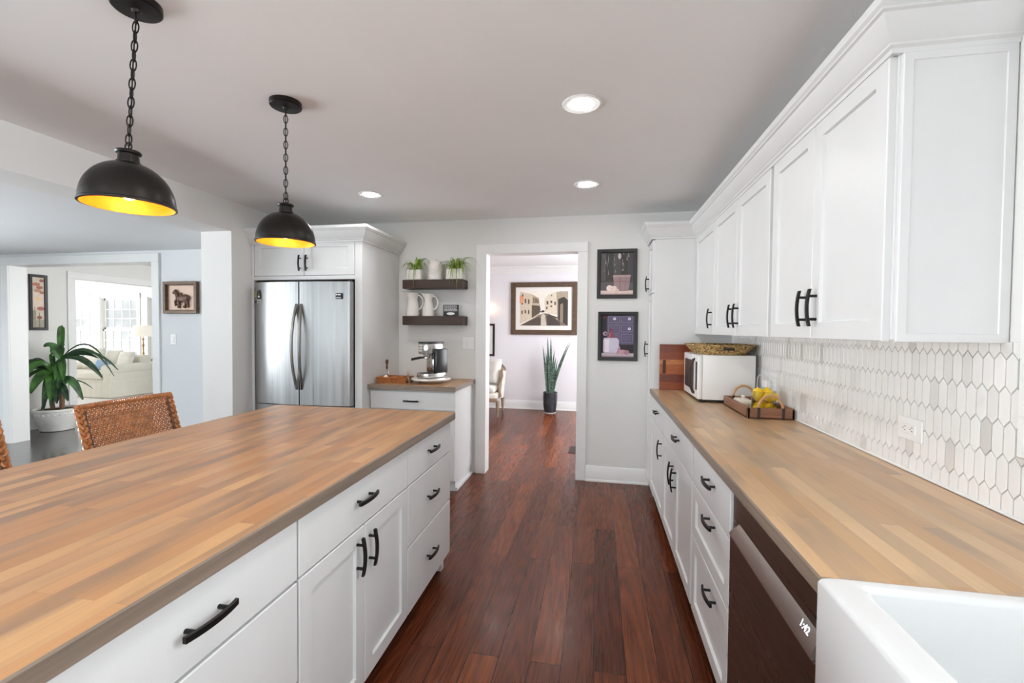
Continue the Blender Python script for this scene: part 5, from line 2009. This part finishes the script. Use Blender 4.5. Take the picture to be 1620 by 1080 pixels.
def pillow(name, label, c, w, h, th, yaw, tilt, mt, group=None):
    mb = MB()
    k = 14
    vs_, fs = [], []
    for sgn in (1, -1):
        for i in range(k + 1):
            for j in range(k + 1):
                u, v = -1 + 2 * i / k, -1 + 2 * j / k
                d = ((1 - u ** 4) * (1 - v ** 4)) ** .5
                pin = 1 - .10 * (1 - abs(u * v)) * (abs(u) ** 3 + abs(v) ** 3) * .6
                vs_.append((u * w / 2 * pin, sgn * th / 2 * d, v * h / 2 * pin))
    n = (k + 1) ** 2
    for s_ in range(2):
        for i in range(k):
            for j in range(k):
                a = s_ * n + i * (k + 1) + j
                fs.append((a, a + 1, a + k + 2, a + k + 1))
    mb.add(vs_, fs)
    bm = bmesh.new()
    me = bpy.data.meshes.new('tmp')
    me.from_pydata(mb.v, [], mb.f)
    bm.from_mesh(me)
    bmesh.ops.remove_doubles(bm, verts=bm.verts, dist=.0005)
    bpy.data.meshes.remove(me)
    m2 = MB().bm(bm)
    o = build(name, m2, mt, None, angle=80)
    o.location = c
    o.rotation_euler = (tilt, 0, yaw)
    return tag(o, label, 'pillow', group)


PG = 'pillows on the sofa'
pillow('throw_pillow', 'large cream pillow at the left of the sofa pillows', (-10.30, 7.60, .735), .46, .46, .15, .0, -.25, 'pillow_cream', PG)
pillow('throw_pillow', 'plain cream pillow between the large pillow and the blue one', (-9.90, 7.68, .705), .38, .40, .12, 0, -.22, 'slip_cream', PG)
pillow('throw_pillow', 'pale blue pillow on the sofa', (-9.92, 7.47, .602), .34, .22, .10, 0, -.30, 'pillow_blue', PG)
pillow('throw_pillow', 'striped cream pillow at the right by the sofa arm', (-9.535, 7.62, .695), .34, .38, .14, 0, -.28, 'pillow_cream', PG)
t = thing('side_table', 'small table standing behind the sofa arm', 'table', (-9.86, 8.35, 0))
build('top', MB().lathe([(.001, .68), (.26, .68), (.27, .69), (.27, .705), (.001, .71)], (-9.86, 8.37, 0), 32), 'trim_white', t)
build('leg', MB().lathe([(.16, 0), (.15, .02), (.03, .05), (.03, .66), (.08, .68)], (-9.86, 8.37, 0), 20), 'trim_white', t)
t = thing('table_lamp', 'brass table lamp with a white shade behind the sofa', 'lamp', (-9.98, 8.37, .711))
lx, ly = -9.98, 8.37
build('base', MB().lathe([(.075, 0), (.07, .015), (.03, .03), (.018, .06), (.024, .09), (.014, .12), (.014, .24), (.026, .27), (.014, .30), (.010, .38), (.028, .41), (.008, .43), (.008, .56)], (lx, ly, .711), 20), 'brass', t)
build('lamp_shade', MB().lathe([(.235, 1.18), (.165, 1.42), (.161, 1.42), (.231, 1.18)], (lx, ly, 0), 36, caps=(0, 0)), 'lamp_shade', t)

# ------------------------------------------------------------------ foyer
t = thing('snake_plant', 'tall snake plant in a dark glazed pot in the foyer', 'plant', (-.775, 7.60, 0))
sx_, sy_ = -.775, 7.58
build('saucer', MB().lathe([(.095, 0.001), (.10, .006), (.10, .012), (.001, .012)], (sx_, sy_, 0), 28), 'terracotta_white', t)
build('pot', MB().lathe([(.090, .013), (.098, .03), (.118, .14), (.124, .26), (.122, .335), (.126, .345), (.120, .352), (.110, .345), (.108, .30)], (sx_, sy_, 0), 36, caps=(1, 0)), 'pot_dark', t)
build('soil', MB().lathe([(.112, .315), (.001, .325)], (sx_, sy_, 0), 20), 'soil', t)
fl = MB()
for (bx0, by0, tx_, ty_, h, w) in ((-.06, 0, -.135, 0, .82, .045), (-.035, -.02, -.075, -.02, .70, .062), (-.03, .03, -.055, .02, .96, .050), (.0, 0, .005, 0, .95, .065), (.0, -.04, -.02, -.05, .66, .058), (.02, .03, .06, .03, .74, .050),
                                  (.03, -.02, .09, -.02, .62, .055), (.05, .01, .115, 0, .56, .045), (.04, .03, .30, .02, .86, .040), (.06, -.01, .335, -.02, .88, .036), (-.05, -.03, -.09, -.05, .52, .05), (.01, -.03, .03, -.06, .48, .05)):
    pts, ws = [], []
    for i in range(11):
        q = i / 10
        bend = q ** 1.5
        pts.append((sx_ + bx0 + (tx_ - bx0) * bend, sy_ + by0 + (ty_ - by0) * bend, .32 + h * q))
        ws.append(w * .78 * min(1, .55 + q * 1.2) * (1 - max(0, q - .55) / .45) ** .8 + .002)
    fl.leaf(pts, ws, up=(.2, -1, .0), fold=.3)
build('foliage', fl, 'leaf_snake', t, fixn=False)

# cream armchair, partly hidden by the casing
ax_, ay_ = -1.845, 7.28
t = thing('armchair', 'cream upholstered armchair with a carved wood frame in the foyer', 'armchair', (ax_, ay_, 0))
build('seat', MB().box(ax_ - .30, ax_ + .27, ay_ - .28, ay_ + .28, .27, .37, .03, 0, 3), 'slip_cream', t, angle=60)
build('seat_cushion', MB().box(ax_ - .27, ax_ + .235, ay_ - .27, ay_ + .22, .375, .49, .045, 0, 4), 'pillow_cream', t, angle=60)
bk = MB()
k = 20
prof = []
vs_, fs = [], []
for i in range(k + 1):
    a = -.35 + (PI + .1) * i / k
    for rr, zz in ((.30, .28), (.335, .28), (.375, .86 - .14 * abs(math.cos(a)) ** 2), (.335, .86 - .14 * abs(math.cos(a)) ** 2)):
        vs_.append((ax_ - .01 + rr * math.cos(a), ay_ + rr * .95 * math.sin(a), zz))
for i in range(k):
    for j in range(4):
        fs.append((i * 4 + j, i * 4 + (j + 1) % 4, i * 4 + 4 + (j + 1) % 4, i * 4 + 4 + j))
fs += [(3, 2, 1, 0), (k * 4, k * 4 + 1, k * 4 + 2, k * 4 + 3)]
bk.add(vs_, fs)
build('back', bk, 'pillow_cream', t, angle=60)
rail = []
for i in range(k + 1):
    a = -.35 + (PI + .1) * i / k
    rail.append((ax_ - .01 + .357 * math.cos(a), ay_ + .34 * math.sin(a), .868 - .14 * abs(math.cos(a)) ** 2))
fr = MB().tube(rail, .017, 8)
p0 = Vector(rail[0])
fr.tube([p0, p0 + Vector((.012, -.03, -.10)), p0 + Vector((-.045, -.035, -.28)), p0 + Vector((-.015, -.03, -.44))], [.017, .020, .018, .022], 8)
p1 = Vector(rail[-1])
fr.tube([p1, p1 + Vector((-.012, -.03, -.10)), p1 + Vector((.045, -.035, -.28)), p1 + Vector((.015, -.03, -.44))], [.017, .020, .018, .022], 8)
fr.box(ax_ - .31, ax_ + .285, ay_ - .30, ay_ - .27, .235, .30, .01, 0, 2)
build('wood_frame', fr, 'weathered_wood', t)
for sx, sy in ((-.27, -.27), (.29, -.27), (-.24, .27), (.26, .27)):
    build('leg', MB().lathe([(.012, 0), (.016, .02), (.014, .04), (.026, .16), (.030, .22), (.026, .26)], (ax_ + sx, ay_ + sy, 0), 14), 'weathered_wood', t)
pillow('throw_pillow', 'cream textured pillow on the foyer armchair', (ax_ + .10, ay_ + .02, .715), .42, .42, .16, -.55, -.30, 'pillow_cream')
# candle sconce
t = thing('wall_sconce', 'candle-style wall sconce glowing at the left edge of the doorway', 'sconce', (-1.925, FY, 1.60))
sc_ = MB()
sc_.lathe([(.001, 0), (.03, .0), (.03, .012), (.001, .014)], (-1.925, FY - .012, 1.60), 16)
sc_.box(-1.945, -1.905, FY - .014, FY - .001, 1.52, 1.72, .006)
sc_.tube([(-1.925, FY - .01, 1.58), (-1.915, FY - .06, 1.555), (-1.90, FY - .10, 1.57), (-1.895, FY - .10, 1.63)], .006, 8)
sc_.lathe([(.010, 0), (.028, .008), (.026, .014), (.012, .014)], (-1.895, FY - .10, 1.63), 16)
build('bracket', sc_, 'pendant_black', t)
build('candle_sleeve', MB().lathe([(.011, 0), (.011, .09), (.001, .09)], (-1.895, FY - .10, 1.644), 14), 'frame_black', t)
build('bulb', MB().lathe([(.006, 0), (.014, .014), (.016, .028), (.010, .05), (.001, .068)], (-1.895, FY - .10, 1.734), 14), 'foyer_glow', t)

# floor register by the doorway
t = thing('floor_vent', 'brown slotted floor vent just beyond the doorway', 'vent', (-.262, 5.28, 0))
build('plate', MB().box(-.315, -.205, 5.13, 5.43, .0005, .005, .002), 'vent_brown', t)
sl = MB()
for k in range(9):
    y = 5.15 + k * .030
    sl.box(-.300, -.220, y, y + .014, .0045, .0056)
build('slots', sl, 'toe_dark', t)
